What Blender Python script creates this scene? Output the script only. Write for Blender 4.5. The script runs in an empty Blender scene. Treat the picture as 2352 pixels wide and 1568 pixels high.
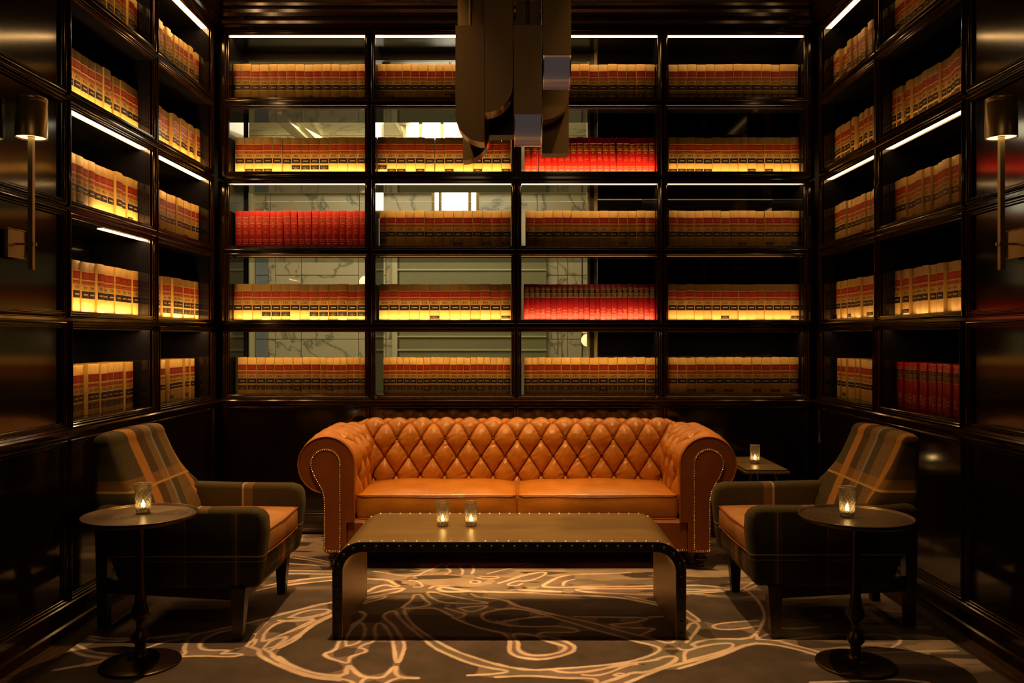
import bpy, bmesh, math, random
import numpy as np
from mathutils import Vector, Matrix
random.seed(7); rng = np.random.default_rng(5)
PI = math.pi
SC = bpy.context.scene
COL = SC.collection

# ------------------------------------------------------------------ camera, world, lights, exposure
cam_d = bpy.data.cameras.new('camera'); cam = bpy.data.objects.new('camera', cam_d); COL.objects.link(cam)
cam.location = (0, 0, 1.35); cam.rotation_euler = (PI/2, 0, 0)
cam_d.sensor_width = 36.0; cam_d.lens = 1900/2352*36
cam_d.shift_x = -10/2352; cam_d.shift_y = -5/2352
cam_d.clip_start = 0.05; cam_d.clip_end = 60
SC.camera = cam
w = bpy.data.worlds.new('world'); SC.world = w; w.use_nodes = True
w.node_tree.nodes['Background'].inputs[0].default_value = (0.02, 0.014, 0.01, 1)
w.node_tree.nodes['Background'].inputs[1].default_value = 0.1
SC.view_settings.view_transform = 'Standard'; SC.view_settings.look = 'None'
SC.view_settings.gamma = 1.0; SC.view_settings.use_curve_mapping = False
SC.view_settings.exposure = 0.0
cy = SC.cycles
cy.max_bounces = 6; cy.diffuse_bounces = 3; cy.glossy_bounces = 4; cy.transmission_bounces = 4; cy.transparent_max_bounces = 8
cy.caustics_reflective = False; cy.caustics_refractive = False; cy.sample_clamp_indirect = 3.0
cy.use_denoising = True

def lamp(kind, name, loc, energy, color, target=None, **kw):
    d = bpy.data.lights.new(name, kind); d.energy = energy; d.color = color
    for k, v in kw.items(): setattr(d, k, v)
    o = bpy.data.objects.new(name, d); COL.objects.link(o); o.location = loc
    if target is not None:
        o.rotation_euler = (Vector(target)-Vector(loc)).to_track_quat('-Z', 'Y').to_euler()
    return o
WARM = (1.0, 0.57, 0.20)
WARM2 = (1.0, 0.62, 0.28)
K = 1.0
CEIL = 3.72
# recessed ceiling downlights over the seating group
lamp('SPOT', 'ceiling_spot', (-0.62, 3.80, CEIL-.03), 330*K, WARM, (-0.62, 3.92, 0), spot_size=math.radians(62), spot_blend=.9, shadow_soft_size=.02)
lamp('SPOT', 'ceiling_spot', (0.63, 3.78, CEIL-.03), 225*K, WARM, (0.62, 3.90, 0), spot_size=math.radians(60), spot_blend=.9, shadow_soft_size=.02)
lamp('SPOT', 'ceiling_spot', (-0.55, 4.62, CEIL-.03), 150*K, WARM, (-0.50, 5.22, .5), spot_size=math.radians(46), spot_blend=.7, shadow_soft_size=.02)
lamp('SPOT', 'ceiling_spot', (0.58, 4.62, CEIL-.03), 150*K, WARM, (0.52, 5.22, .5), spot_size=math.radians(46), spot_blend=.7, shadow_soft_size=.02)
# soft glow from the lamps of the room behind the camera
lamp('AREA', 'room_glow', (0, .3, CEIL-.06), 8, (1.0, .60, .26), (0, 2.6, 1.2), shape='RECTANGLE', size=1.6, size_y=.8)
# hall beyond the window
lamp('AREA', 'hall_light', (-1.2, 8.0, 3.40), 75, (1.0, .86, .56), (-1.2, 8.4, 0), shape='RECTANGLE', size=3.0, size_y=1.6)

# ------------------------------------------------------------------ node helpers and materials
def mat(name, col=(.5,.5,.5), rough=.5, metal=0.0, spec=.5, emit=None, es=0.0, coat=0.0, alpha=1.0, sheen=0.0):
    m = bpy.data.materials.new(name); m.use_nodes = True
    b = m.node_tree.nodes['Principled BSDF']
    b.inputs['Base Color'].default_value = (*col, 1)
    b.inputs['Roughness'].default_value = rough; b.inputs['Metallic'].default_value = metal
    b.inputs['Specular IOR Level'].default_value = spec
    b.inputs['Coat Weight'].default_value = coat; b.inputs['Coat Roughness'].default_value = .06
    b.inputs['Sheen Weight'].default_value = sheen
    b.inputs['Alpha'].default_value = alpha
    if emit: b.inputs['Emission Color'].default_value = (*emit, 1); b.inputs['Emission Strength'].default_value = es
    return m
class N:
    def __init__(s, m): s.m = m; s.t = m.node_tree; s.b = s.t.nodes['Principled BSDF']
    def n(s, kind, **kw):
        x = s.t.nodes.new(kind)
        for k, v in kw.items():
            if k.startswith('i_'):
                key = k[2:]; x.inputs[int(key) if key.isdigit() else key.replace('_', ' ')].default_value = v
            else: setattr(x, k, v)
        return x
    def l(s, a, b): s.t.links.new(a, b)
    def coord(s, what='Object', scale=(1,1,1)):
        tc = s.n('ShaderNodeTexCoord'); mp = s.n('ShaderNodeMapping'); mp.inputs['Scale'].default_value = scale
        s.l(tc.outputs[what], mp.inputs[0]); return mp.outputs[0]
    def noise(s, vec, scale, detail=3, rough=.5):
        x = s.n('ShaderNodeTexNoise'); x.inputs['Scale'].default_value = scale; x.inputs['Detail'].default_value = detail
        x.inputs['Roughness'].default_value = rough; s.l(vec, x.inputs['Vector']); return x.outputs['Fac']
    def ramp(s, fac, stops, interp='LINEAR'):
        r = s.n('ShaderNodeValToRGB'); r.color_ramp.interpolation = interp
        els = r.color_ramp.elements
        while len(els) > 1: els.remove(els[0])
        for i, (p, c) in enumerate(stops):
            e = els[0] if i == 0 else els.new(p)
            e.position = p; e.color = (*c, 1) if len(c) == 3 else c
        s.l(fac, r.inputs[0]); return r.outputs[0]
    def bump(s, h, strength=.2, dist=.01):
        b = s.n('ShaderNodeBump'); b.inputs['Strength'].default_value = strength; b.inputs['Distance'].default_value = dist
        s.l(h, b.inputs['Height']); s.l(b.outputs[0], s.b.inputs['Normal']); return b
    def mix(s, fac, a, b, mode='MIX'):
        x = s.n('ShaderNodeMix', data_type='RGBA', blend_type=mode)
        for sock, v in ((x.inputs[0], fac), (x.inputs[6], a), (x.inputs[7], b)):
            if isinstance(v, (int, float)): sock.default_value = v
            elif isinstance(v, tuple): sock.default_value = (*v, 1) if len(v) == 3 else v
            else: s.l(v, sock)
        return x.outputs[2]
    def math(s, op, a, b=0.0, c=None):
        x = s.n('ShaderNodeMath', operation=op)
        for i, v in enumerate((a, b, c)):
            if v is None: continue
            if isinstance(v, (int, float)): x.inputs[i].default_value = v
            else: s.l(v, x.inputs[i])
        return x.outputs[0]

def noisy(name, c1, c2, scale=6, rough=.5, stretch=(1,1,1), bump=0.0, bscale=60, metal=0.0, spec=.5, rvar=0.0, detail=4, coat=0.0, sheen=0.0):
    m = mat(name, c1, rough, metal, spec, coat=coat, sheen=sheen); n = N(m)
    v = n.coord('Object', stretch); f = n.noise(v, scale, detail)
    n.l(n.ramp(f, [(.3, c1), (.7, c2)]), n.b.inputs['Base Color'])
    if rvar:
        n.l(n.math('MULTIPLY_ADD', f, rvar, rough-rvar*.5), n.b.inputs['Roughness'])
    if bump:
        n.bump(n.noise(n.coord('Object', stretch), bscale, 3), bump, .004)
    return m

M = {}
M['lacquer'] = noisy('black_brown_lacquer', (.010,.0055,.004), (.016,.009,.006), 3, .10, bump=.05, bscale=5, spec=.6)
M['panel'] = noisy('gloss_panel_lacquer', (.008,.0045,.0035), (.013,.007,.005), 3, .10, bump=.02, bscale=9, spec=.7)
M['inner'] = noisy('cabinet_gloss_black', (.006,.006,.009), (.010,.009,.012), 3, .05, bump=.012, bscale=3, spec=.5)
M['moulding'] = noisy('dark_stained_moulding', (.018,.0075,.0045), (.030,.012,.0065), 8, .13, (1,1,1), bump=.04, bscale=22, spec=.6)
M['ceiling'] = noisy('dark_ceiling_paint', (.006,.004,.003), (.009,.006,.004), 4, .5)
M['floor'] = noisy('dark_oak_plank', (.045,.023,.013), (.10,.052,.028), 9, .35, (6,1,1), bump=.15, bscale=40)
M['tan'] = None

def tan_cloth():
    m = mat('tan_buckram', (.5,.34,.13), .42, spec=.4); n = N(m)
    oi = n.n('ShaderNodeObjectInfo'); f = n.noise(n.coord('Object'), 30, 3)
    c = n.ramp(oi.outputs['Random'], [(0, (.54,.34,.085)), (.5, (.62,.41,.115)), (1, (.51,.33,.10))])
    c = n.mix(n.math('MULTIPLY', f, .45), c, (.36,.22,.05)); n.l(c, n.b.inputs['Base Color'])
    n.bump(n.noise(n.coord('Object'), 900, 2), .12, .001); return m
M['tan'] = tan_cloth()
def cloth(name, a, b, rough=.42):
    m = mat(name, a, rough, spec=.4); n = N(m); oi = n.n('ShaderNodeObjectInfo')
    c = n.ramp(oi.outputs['Random'], [(0, a), (1, b)]); n.l(c, n.b.inputs['Base Color'])
    n.bump(n.noise(n.coord('Object'), 900, 2), .1, .001); return m
M['red_cloth'] = cloth('red_buckram', (.62,.012,.008), (.50,.010,.010))
M['maroon_cloth'] = cloth('maroon_buckram', (.30,.006,.012), (.24,.006,.012))
M['red_label'] = cloth('red_title_label', (.36,.006,.005), (.42,.020,.006), .4)
M['black_label'] = mat('black_title_label', (.012,.010,.012), .4)
M['gold'] = mat('gold_foil_print', (.48,.22,.07), .45, .1)
M['cream_gold'] = mat('pale_foil_print', (.70,.48,.22), .4, .15)
M['ink'] = mat('black_spine_ink', (.05,.035,.02), .6)
M['pages'] = noisy('aged_page_edges', (.55,.44,.28), (.68,.56,.38), 40, .8, (1,1,1))
M['band'] = mat('raised_spine_band', (.72,.50,.22), .36)

def leather(name, c1, c2, rough=.36, bump=.42):
    m = mat(name, c1, rough, spec=.5, coat=.08); n = N(m); v = n.coord('Object')
    f = n.noise(v, 5, 5, .6); n.l(n.ramp(f, [(.25, c1), (.75, c2)]), n.b.inputs['Base Color'])
    n.l(n.math('MULTIPLY_ADD', n.noise(v, 14, 3), .24, rough-.14), n.b.inputs['Roughness'])
    h = n.math('ADD', n.noise(v, 9, 4, .6), n.math('MULTIPLY', n.noise(v, 260, 2), .12))
    n.bump(h, bump, .012); return m
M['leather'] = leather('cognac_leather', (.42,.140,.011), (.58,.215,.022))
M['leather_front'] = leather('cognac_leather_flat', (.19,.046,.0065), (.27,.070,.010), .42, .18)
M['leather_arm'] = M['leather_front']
M['suede'] = leather('tan_aniline_leather', (.30,.12,.032), (.66,.31,.095), .50, .15)
M['piping'] = mat('leather_piping', (.38,.11,.014), .4)
M['button'] = mat('leather_button', (.17,.045,.006), .5)
M['nail'] = mat('brass_nailhead', (.85,.62,.32), .22, 1.0)
M['dark_wood'] = noisy('espresso_wood', (.020,.010,.006), (.035,.018,.010), 12, .3, (8,8,1))
M['foot_wood'] = mat('polished_mahogany', (.05,.012,.006), .12, coat=.5)
M['brass_top'] = noisy('aged_bronze_sheet', (.25,.170,.060), (.34,.235,.085), 3, .40, (1,6,1), bump=.05, bscale=30, metal=.75, rvar=.12)
M['iron'] = noisy('blackened_steel', (.020,.018,.018), (.035,.03,.028), 8, .42, metal=.6)
M['rivet'] = mat('worn_bronze_rivet', (.50,.40,.27), .3, .7)
M['rivet_dark'] = mat('dark_steel_rivet', (.022,.022,.024), .38, .3)
M['bronze_dark'] = mat('oil_rubbed_bronze', (.075,.045,.026), .32, .85)
M['sconce'] = noisy('antique_brass', (.50,.36,.15), (.58,.43,.19), 3, .33, (30,30,1), metal=.7)
M['brass'] = mat('satin_brass', (.50,.37,.16), .38, .6)
M['brushed'] = noisy('brushed_bronze', (.125,.076,.030), (.165,.102,.042), 4, .42, (170,170,1), metal=.55, spec=.4)
M['copper'] = mat('polished_copper', (.90,.58,.34), .20, .85)
M['top_inner'] = mat('cabinet_satin_black', (.005,.005,.006), .22, spec=.35)
M['frost'] = mat('frosted_glass_diffuser', (.30,.27,.30), .12, coat=.6, emit=(1.0,.78,.80), es=.035)
M['wax'] = mat('candle_wax', (.9,.8,.62), .5)
M['tin'] = mat('tealight_cup', (.7,.66,.62), .3, .9)
M['flame'] = mat('flame', (1,.7,.3), emit=(1,.62,.22), es=48)
M['bulb'] = mat('sconce_lens', (1,.8,.5), emit=(1.0,.72,.34), es=2.6)
M['cream'] = mat('painted_cream_frame', (.62,.56,.32), .45)
M['black_frame'] = mat('black_window_frame', (.012,.010,.009), .3)
M['lantern_glass'] = mat('lit_lantern_glass', (1,.95,.8), emit=(1.0,.93,.66), es=3.2)
M['lantern_bar'] = noisy('gilded_lantern_bar', (.35,.26,.09), (.55,.42,.16), 90, .4, metal=.5)
M['globe'] = mat('lit_globe', (1,.8,.5), emit=(1.0,.62,.26), es=1.3)
M['hall_panel'] = noisy('olive_hall_screen', (.24,.23,.12), (.30,.28,.15), 60, .35)
M['hall_blue'] = noisy('blue_grey_tile', (.20,.23,.27), (.26,.29,.33), 4, .4)
M['hall_rail'] = mat('pale_hall_rail', (.6,.56,.34), .3)
def marble():
    m = mat('veined_cream_marble', (.55,.5,.33), .3); n = N(m); v = n.coord('Object')
    oi = n.n('ShaderNodeObjectInfo')
    vv = n.n('ShaderNodeVectorMath', operation='ADD'); n.l(v, vv.inputs[0]); n.l(oi.outputs['Random'], vv.inputs[1])
    wv = n.n('ShaderNodeTexNoise'); wv.inputs['Scale'].default_value = 1.6; wv.inputs['Detail'].default_value = 8; wv.inputs['Distortion'].default_value = 1.6
    n.l(vv.outputs[0], wv.inputs['Vector'])
    d = n.math('ABSOLUTE', n.math('SUBTRACT', wv.outputs['Fac'], .5))
    c = n.ramp(d, [(0, (.20,.19,.12)), (.012, (.40,.37,.23)), (.04, (.60,.52,.34)), (1, (.64,.56,.38))])
    n.l(c, n.b.inputs['Base Color']); return m
M['marble'] = marble()
def led(name, strength, col=(1.0,.54,.19)):
    return mat(name, (1,.8,.6), emit=col, es=strength)

# plaid wool: stripes along one local axis, thin cross lines in height
def plaid(name, axis, u0, u1, stops, zlines, top=None):
    m = mat(name, (.05,.04,.02), .9, spec=.12, sheen=.06); n = N(m)
    tc = n.n('ShaderNodeTexCoord'); sp = n.n('ShaderNodeSeparateXYZ'); n.l(tc.outputs['Object'], sp.inputs[0])
    u = n.math('DIVIDE', n.math('SUBTRACT', sp.outputs[axis], u0), u1-u0)
    c = n.ramp(u, stops, 'CONSTANT')
    if top:
        c2 = n.ramp(u, top, 'CONSTANT'); s1 = n.math('GREATER_THAN', sp.outputs[2], .566); s2 = n.math('LESS_THAN', n.math('ABSOLUTE', sp.outputs[1]), .31)
        c = n.mix(n.math('MAXIMUM', s1, s2), c, c2)
    for z0, z1, col, f in zlines:
        a = n.math('GREATER_THAN', sp.outputs[2], z0); b = n.math('LESS_THAN', sp.outputs[2], z1)
        c = n.mix(n.math('MULTIPLY', n.math('MULTIPLY', a, b), f), c, col)
    f = n.noise(n.coord('Object'), 420, 2, .7)
    c = n.mix(1.0, c, n.ramp(f, [(.3, (.45,.45,.45)), (.7, (1.5,1.5,1.5))]), 'MULTIPLY')
    n.l(c, n.b.inputs['Base Color']); n.bump(n.noise(n.coord('Object'), 500, 2), .5, .002); return m
DK = (.070,.052,.022); DB = (.075,.040,.016); OR = (.38,.17,.035); TN = (.17,.10,.036); BG = (.20,.19,.18); YL = (.50,.28,.05); CR = (.42,.34,.24); NV = (.036,.031,.022)
M['plaid_back'] = plaid('plaid_wool_back', 1, -.31, .31, [(0, DK), (.24, OR), (.37, DB), (.50, TN), (.60, BG), (.635, DK), (.74, TN), (.90, OR), (.955, DB)],
                        [(.655, .70, OR, .35), (.646, .656, YL, .9)])
M['plaid_body'] = plaid('plaid_wool_side', 0, -.40, .45, [(0, DK), (.10, NV), (.22, DB), (.27, NV), (.43, DB), (.545, (.14,.10,.03)), (.552, NV), (.79, DB), (.812, (.20,.14,.04)), (.820, DB), (.835, NV), (.93, DK)],
                        [(.372, .3775, CR, 1.0), (.350, .3530, CR, .5)], [(0, DK), (.60, CR), (.612, TN), (.665, DK)])
M['plaid_arm'] = plaid('plaid_wool_arm', 0, -.40, .45, [(0, DK), (.585, CR), (.597, TN), (.66, DK)], [(.372, .3765, CR, .75)])
M['plaid_rail'] = plaid('plaid_wool_rail', 1, -.30, .30, [(0, DK), (.1, DB), (.24, DK), (.40, TN), (.52, OR), (.62, DK), (.75, TN), (.86, DK)], [])

# ------------------------------------------------------------------ mesh builder
class MB:
    def __init__(s): s.v = []; s.f = []; s.mi = []; s.sm = []
    def add(s, vs, fs, mi=0, smooth=False):
        o = len(s.v); s.v += [tuple(p) for p in vs]; s.f += [tuple(i+o for i in f) for f in fs]
        s.mi += [mi]*len(fs); s.sm += [smooth]*len(fs)
    def box(s, x0, x1, y0, y1, z0, z1, mi=0, cham=0.0):
        if cham:
            bm = bmesh.new(); bmesh.ops.create_cube(bm, size=1)
            for v in bm.verts: v.co = ((x0+x1)/2+v.co.x*(x1-x0), (y0+y1)/2+v.co.y*(y1-y0), (z0+z1)/2+v.co.z*(z1-z0))
            bmesh.ops.bevel(bm, geom=bm.edges[:], offset=cham, segments=2, profile=.5, affect='EDGES')
            s.add([v.co[:] for v in bm.verts], [[v.index for v in f.verts] for f in bm.faces], mi, False); bm.free(); return
        vs = [(x, y, z) for x in (x0, x1) for y in (y0, y1) for z in (z0, z1)]
        s.add(vs, [(0,1,3,2), (4,6,7,5), (0,4,5,1), (2,3,7,6), (0,2,6,4), (1,5,7,3)], mi)
    def lathe(s, prof, cx=0, cy=0, n=32, mi=0, smooth=True, cap=True):
        k = len(prof); vs = []
        for i in range(n):
            a = 2*PI*i/n
            for r, z in prof: vs.append((cx+r*math.cos(a), cy+r*math.sin(a), z))
        fs = [(i*k+j, ((i+1) % n)*k+j, ((i+1) % n)*k+j+1, i*k+j+1) for i in range(n) for j in range(k-1)]
        s.add(vs, fs, mi, smooth)
        if cap:
            for j in (0, k-1):
                if prof[j][0] > 1e-5: s.add([vs[i*k+j] for i in range(n)], [tuple(range(n))], mi)
    def tube(s, pts, r, n=8, mi=0, closed=False, smooth=True):
        P = [Vector(p) for p in pts]; m = len(P); rings = []
        up = Vector((0, 0, 1))
        for i, p in enumerate(P):
            a = P[(i-1) % m] if closed or i > 0 else p; b = P[(i+1) % m] if closed or i < m-1 else p
            t = (b-a).normalized()
            ref = up if abs(t.dot(up)) < .92 else Vector((0, 1, 0))
            u = t.cross(ref).normalized(); v = t.cross(u)
            rr = r[i] if isinstance(r, (list, tuple)) else r
            rings.append([p+u*math.cos(2*PI*j/n)*rr+v*math.sin(2*PI*j/n)*rr for j in range(n)])
        vs = [q[:] for g in rings for q in g]; last = m if closed else m-1
        fs = [(i*n+j, i*n+(j+1) % n, ((i+1) % m)*n+(j+1) % n, ((i+1) % m)*n+j) for i in range(last) for j in range(n)]
        s.add(vs, fs, mi, smooth)
        if not closed: s.add([q[:] for q in rings[0]], [tuple(range(n))], mi); s.add([q[:] for q in rings[-1]], [tuple(range(n))], mi)
    def taper(s, p0, p1, w0, w1, mi=0):
        vs = []
        for p, w_ in ((p0, w0), (p1, w1)):
            for a, b in ((-1,-1), (1,-1), (1,1), (-1,1)): vs.append((p[0]+a*w_/2, p[1]+b*w_/2, p[2]))
        s.add(vs, [(0,1,2,3), (7,6,5,4), (0,4,5,1), (1,5,6,2), (2,6,7,3), (3,7,4,0)], mi)
    def grid(s, rows, mi=0, smooth=True, closeu=False):
        a = len(rows); b = len(rows[0]); vs = [p for r in rows for p in r]
        fs = [(i*b+j, i*b+(j+1) % b, (i+1)*b+(j+1) % b, (i+1)*b+j) for i in range(a-1) for j in range(b if closeu else b-1)]
        s.add(vs, fs, mi, smooth)
    def prism(s, poly, axis, a0, a1, bevel=0.0, seg=3, mi=0, smooth=False):
        bm = bmesh.new(); n = len(poly)
        def P(p, a): return (p[0], a, p[1]) if axis == 'y' else ((a, p[0], p[1]) if axis == 'x' else (p[0], p[1], a))
        A = [bm.verts.new(P(p, a0)) for p in poly]; B = [bm.verts.new(P(p, a1)) for p in poly]
        bm.faces.new(A); bm.faces.new(B[::-1])
        for i in range(n): bm.faces.new((A[i], B[i], B[(i+1) % n], A[(i+1) % n]))
        bmesh.ops.recalc_face_normals(bm, faces=bm.faces)
        if bevel:
            bm.normal_update(); caps = set(bm.faces[i] for i in range(0)) 
            eds = [e for e in bm.edges if len(e.link_faces) == 2 and e.calc_face_angle(0) > .5]
            bmesh.ops.bevel(bm, geom=eds, offset=bevel, segments=seg, profile=.5, affect='EDGES')
        bm.verts.index_update()
        s.add([v.co[:] for v in bm.verts], [[v.index for v in f.verts] for f in bm.faces], mi, smooth); bm.free()
    def mesh(s, name, mats, auto=False):
        me = bpy.data.meshes.new(name); me.from_pydata(s.v, [], s.f)
        for m in mats: me.materials.append(m)
        me.polygons.foreach_set('material_index', s.mi); me.polygons.foreach_set('use_smooth', s.sm)
        me.update(); return me
    def build(s, name, m, parent=None, shift=None, fix=True):
        mats = list(m) if isinstance(m, (list, tuple)) else [m]
        if shift is None and parent is not None and parent.get('_w'): shift = Vector(parent['_w'])
        if shift is not None:
            sx, sy, sz = shift; s.v = [(x-sx, y-sy, z-sz) for x, y, z in s.v]
        me = s.mesh(name, mats)
        if fix:
            bm = bmesh.new(); bm.from_mesh(me); bmesh.ops.recalc_face_normals(bm, faces=bm.faces); bm.to_mesh(me); bm.free()
        return link(name, me, parent)
def link(name, me, parent=None, loc=None, rotz=None):
    o = bpy.data.objects.new(name, me); COL.objects.link(o)
    if parent: o.parent = parent
    if loc is not None: o.location = loc
    if rotz is not None: o.rotation_euler = (0, 0, rotz)
    return o
def tag(o, label=None, cat=None, group=None, kind=None):
    if label: o['label'] = label
    if cat: o['category'] = cat
    if group: o['group'] = group
    if kind: o['kind'] = kind
    return o
WTMP = []
def thing(name, label, cat, loc=(0,0,0), rotz=0, group=None, world=True):
    """Empty at a thing's base; with world=True its part meshes are given in world coordinates"""
    o = bpy.data.objects.new(name, None); COL.objects.link(o); o.location = loc; o.rotation_euler = (0, 0, rotz)
    o.empty_display_size = .05; tag(o, label, cat, group)
    if world: o['_w'] = list(loc); WTMP.append(o)
    return o
def struct(name, loc=(0,0,0)):
    o = bpy.data.objects.new(name, None); COL.objects.link(o); o.location = loc; o['kind'] = 'structure'; o.empty_display_size = .05
    return o

class Wall:
    """u runs along the wall, z up, n out of the wall into the room"""
    def __init__(s, o, U, Nn, rot): s.o = Vector(o); s.U = Vector(U); s.N = Vector(Nn); s.rot = rot
    def p(s, u, z, n): q = s.o+s.U*u+s.N*n; return (q.x, q.y, z)
    def box(s, mb, u0, u1, z0, z1, n0, n1, mi=0):
        a = s.p(u0, z0, n0); b = s.p(u1, z1, n1)
        mb.box(min(a[0], b[0]), max(a[0], b[0]), min(a[1], b[1]), max(a[1], b[1]), z0, z1, mi)
    def frame(s, mb, u0, u1, z0, z1, prof, mi=0, smooth=False):
        """mitred picture-frame moulding; prof = (outward offset from opening edge, height n)"""
        cs = [(-1, -1), (1, -1), (1, 1), (-1, 1)]; rings = []
        for off, h in prof:
            rings.append([s.p((u0 if a < 0 else u1)+a*off, (z0 if b < 0 else z1)+b*off, h) for a, b in cs])
        k = len(prof)
        for c in range(4):
            d = (c+1) % 4; vs = []
            for j in range(k): vs += [rings[j][c], rings[j][d]]
            mb.add(vs, [(2*j, 2*j+1, 2*j+3, 2*j+2) for j in range(k-1)], mi, smooth)
YB = 5.75; XW = 2.088
BACK = Wall((0, YB, 0), (1, 0, 0), (0, -1, 0), 0)
LEFT = Wall((-XW, 0, 0), (0, 1, 0), (1, 0, 0), PI/2)
RIGHT = Wall((XW, 0, 0), (0, 1, 0), (-1, 0, 0), -PI/2)
PROF = [(0, -.012), (0, .003), (.0015, .0055), (.0045, .0055), (.0055, .002), (.0075, .002), (.0085, .008), (.0105, .0105), (.0135, .0105), (.0155, .008), (.0165, .004), (.0185, .004), (.0195, .011), (.0220, .0145), (.0250, .0150), (.0280, .0130), (.0295, .009), (.0305, .005), (.0325, .005), (.0340, .007), (.0352, 0)]
PROFB = [(0, -.012), (0, .004), (.0015, .009), (.0050, .011), (.0065, .006), (.0085, .006), (.0100, .014), (.0130, .018), (.0160, .018), (.0175, .012), (.0195, .012), (.0210, .021), (.0245, .026), (.0290, .026), (.0320, .021), (.0335, .014), (.0350, .012), (.0352, 0)]
RT = [3.466-.5163*i for i in range(5)]          # tops of the five openings
RB = [t-.434 for t in RT]                       # their bottoms (shelf level)
# ------------------------------------------------------------------ floor and ceiling
fl = struct('floor')
mb = MB(); mb.box(-2.3, 2.3, -1.6, 5.9, -.06, -.012); mb.build('subfloor', M['floor'], fl)
pw = .145; nx = int(2*XW/pw)+1; plank_n = 0
for i in range(nx):
    x0 = -XW+i*pw; x1 = min(x0+pw, XW)
    if x1-x0 < .02: continue
    y = 2.2-(i*.37 % 1.1)
    while y < 5.75:
        L_ = .95+random.random()*.5; y1 = min(y+L_, 5.75); y0_ = max(y, 2.2)
        if y1-y0_ > .03 and (x0 < -1.75 or x1 > 1.75 or (y1 > 5.4)):
            mb = MB(); mb.box(x0+.0022, x1-.0022, y0_+.0022, y1-.0022, -.012, -.0004*random.random()); o = mb.build('plank', M['floor'], fl, fix=False); plank_n += 1
        elif y1-y0_ > .03:
            pass
        y = y1 if y1 > y else y+1
# planks under the rug are one plain board
mb = MB(); mb.box(-1.76, 1.76, 2.2, 5.5, -.012, -.001); mb.build('plank', M['floor'], fl)
mb = MB(); mb.box(-2.088, 2.088, -1.6, 2.2, -.012, -.001); mb.build('plank', M['floor'], fl)
ce = MB(); ce.box(-2.3, 2.3, -1.6, 5.95, CEIL, CEIL+.08); o = ce.build('ceiling', M['ceiling']); o['kind'] = 'structure'
wf = MB(); wf.box(-2.3, 2.3, -1.62, -1.5, 0, CEIL); o = wf.build('wall_front', M['panel']); o['kind'] = 'structure'

# ------------------------------------------------------------------ the three panelled walls
wall = {'back': struct('wall_back'), 'left': struct('wall_left'), 'right': struct('wall_right')}
BC = [(-1.525-.4725, -1.525+.4725), (-.508-.4725, -.508+.4725), (.508-.4725, .508+.4725), (1.525-.4725, 1.525+.4725)]
SCOL = [(3.875, 4.743), (4.818, 5.645)]            # bookcase openings on the side walls (u = y)
SPAN = [(2.93, 3.79), (1.99, 2.85), (1.05, 1.91)]  # plain panels nearer the camera
WT, WB = .855, .165                                # wainscot panel top and bottom
def rails(Wl, key, cols, panels, u0, u1):
    R = wall[key]
    mb = MB()
    Wl.box(mb, u0, u1, 0, RB[4]-.001, -.05, 0)                 # dado board
    Wl.box(mb, u0, u1, RT[0]+.006, CEIL, -.05, 0)              # frieze board
    mb.build('wall_board', M['lacquer'], R)
    allc = sorted(cols+panels); edges = [u0]+[x for c in allc for x in c]+[u1]
    for i in range(0, len(edges), 2):
        if edges[i+1]-edges[i] > .002:
            mb = MB(); Wl.box(mb, edges[i], edges[i+1], RB[4], RT[0]+.006, -.020, 0); mb.build('stile', M['lacquer'], R)
    for c in cols:                                             # the face boards between shelves
        for r in range(4):
            mb = MB(); Wl.box(mb, c[0], c[1], RT[r+1]+.001, RB[r]-.001, -.020, 0); mb.build('rail', M['lacquer'], R)
    for c in panels:
        for r in range(5):
            mb = MB(); Wl.box(mb, c[0], c[1], RB[r], RT[r], -.03, -.008); mb.build('panel', M['panel'], R)
            if r < 4: mb = MB(); Wl.box(mb, c[0], c[1], RT[r+1], RB[r], -.03, 0); mb.build('rail', M['lacquer'], R)
            mb = MB(); Wl.frame(mb, c[0], c[1], RB[r], RT[r], PROF); mb.build('panel_moulding', M['moulding'], R, fix=False)
    for c in allc:                                             # wainscot panels
        mb = MB(); Wl.box(mb, c[0]-.004, c[1]+.004, WB, WT, 0, .002); mb.build('wainscot_panel', M['panel'], R)
        mb = MB(); Wl.frame(mb, c[0], c[1], WB, WT, [(a, b+.004) for a, b in PROF]); mb.build('wainscot_moulding', M['moulding'], R, fix=False)
def run(Wl, name, prof, u0, u1, m):
    """straight moulding: prof = (n, z) points extruded along u"""
    mb = MB(); a = [Wl.p(u0, z, n) for n, z in prof]; b = [Wl.p(u1, z, n) for n, z in prof]
    k = len(prof); mb.add(a+b, [(i, i+1, k+i+1, k+i) for i in range(k-1)], 0, False)
    mb.add(a, [tuple(range(k))]); mb.add(b, [tuple(range(k))])
    o = mb.build(name, m); o['kind'] = 'structure'; return o
rails(BACK, 'back', BC, [], -XW, XW)
rails(LEFT, 'left', SCOL, SPAN, -1.5, YB)
rails(RIGHT, 'right', SCOL, SPAN, -1.5, YB)
DADO = [(0, .945), (.012, .945), (.020, .935), (.032, .932), (.038, .925), (.038, .915), (.028, .905), (.024, .896), (.014, .892), (.014, .884), (.006, .878), (0, .878)]
BASE = [(0, .150), (.010, .150), (.014, .143), (.014, .132), (.022, .126), (.022, .045), (.034, .040), (.040, .028), (.040, 0), (0, 0)]
CORN = [(0, 3.520), (.010, 3.520), (.014, 3.532), (.010, 3.540), (.022, 3.556), (.034, 3.562), (.034, 3.578), (.026, 3.584), (.040, 3.606), (.058, 3.622), (.062, 3.636), (.052, 3.642), (.070, 3.662), (.092, 3.674), (.100, 3.690), (.100, 3.719), (0, 3.719)]
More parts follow.
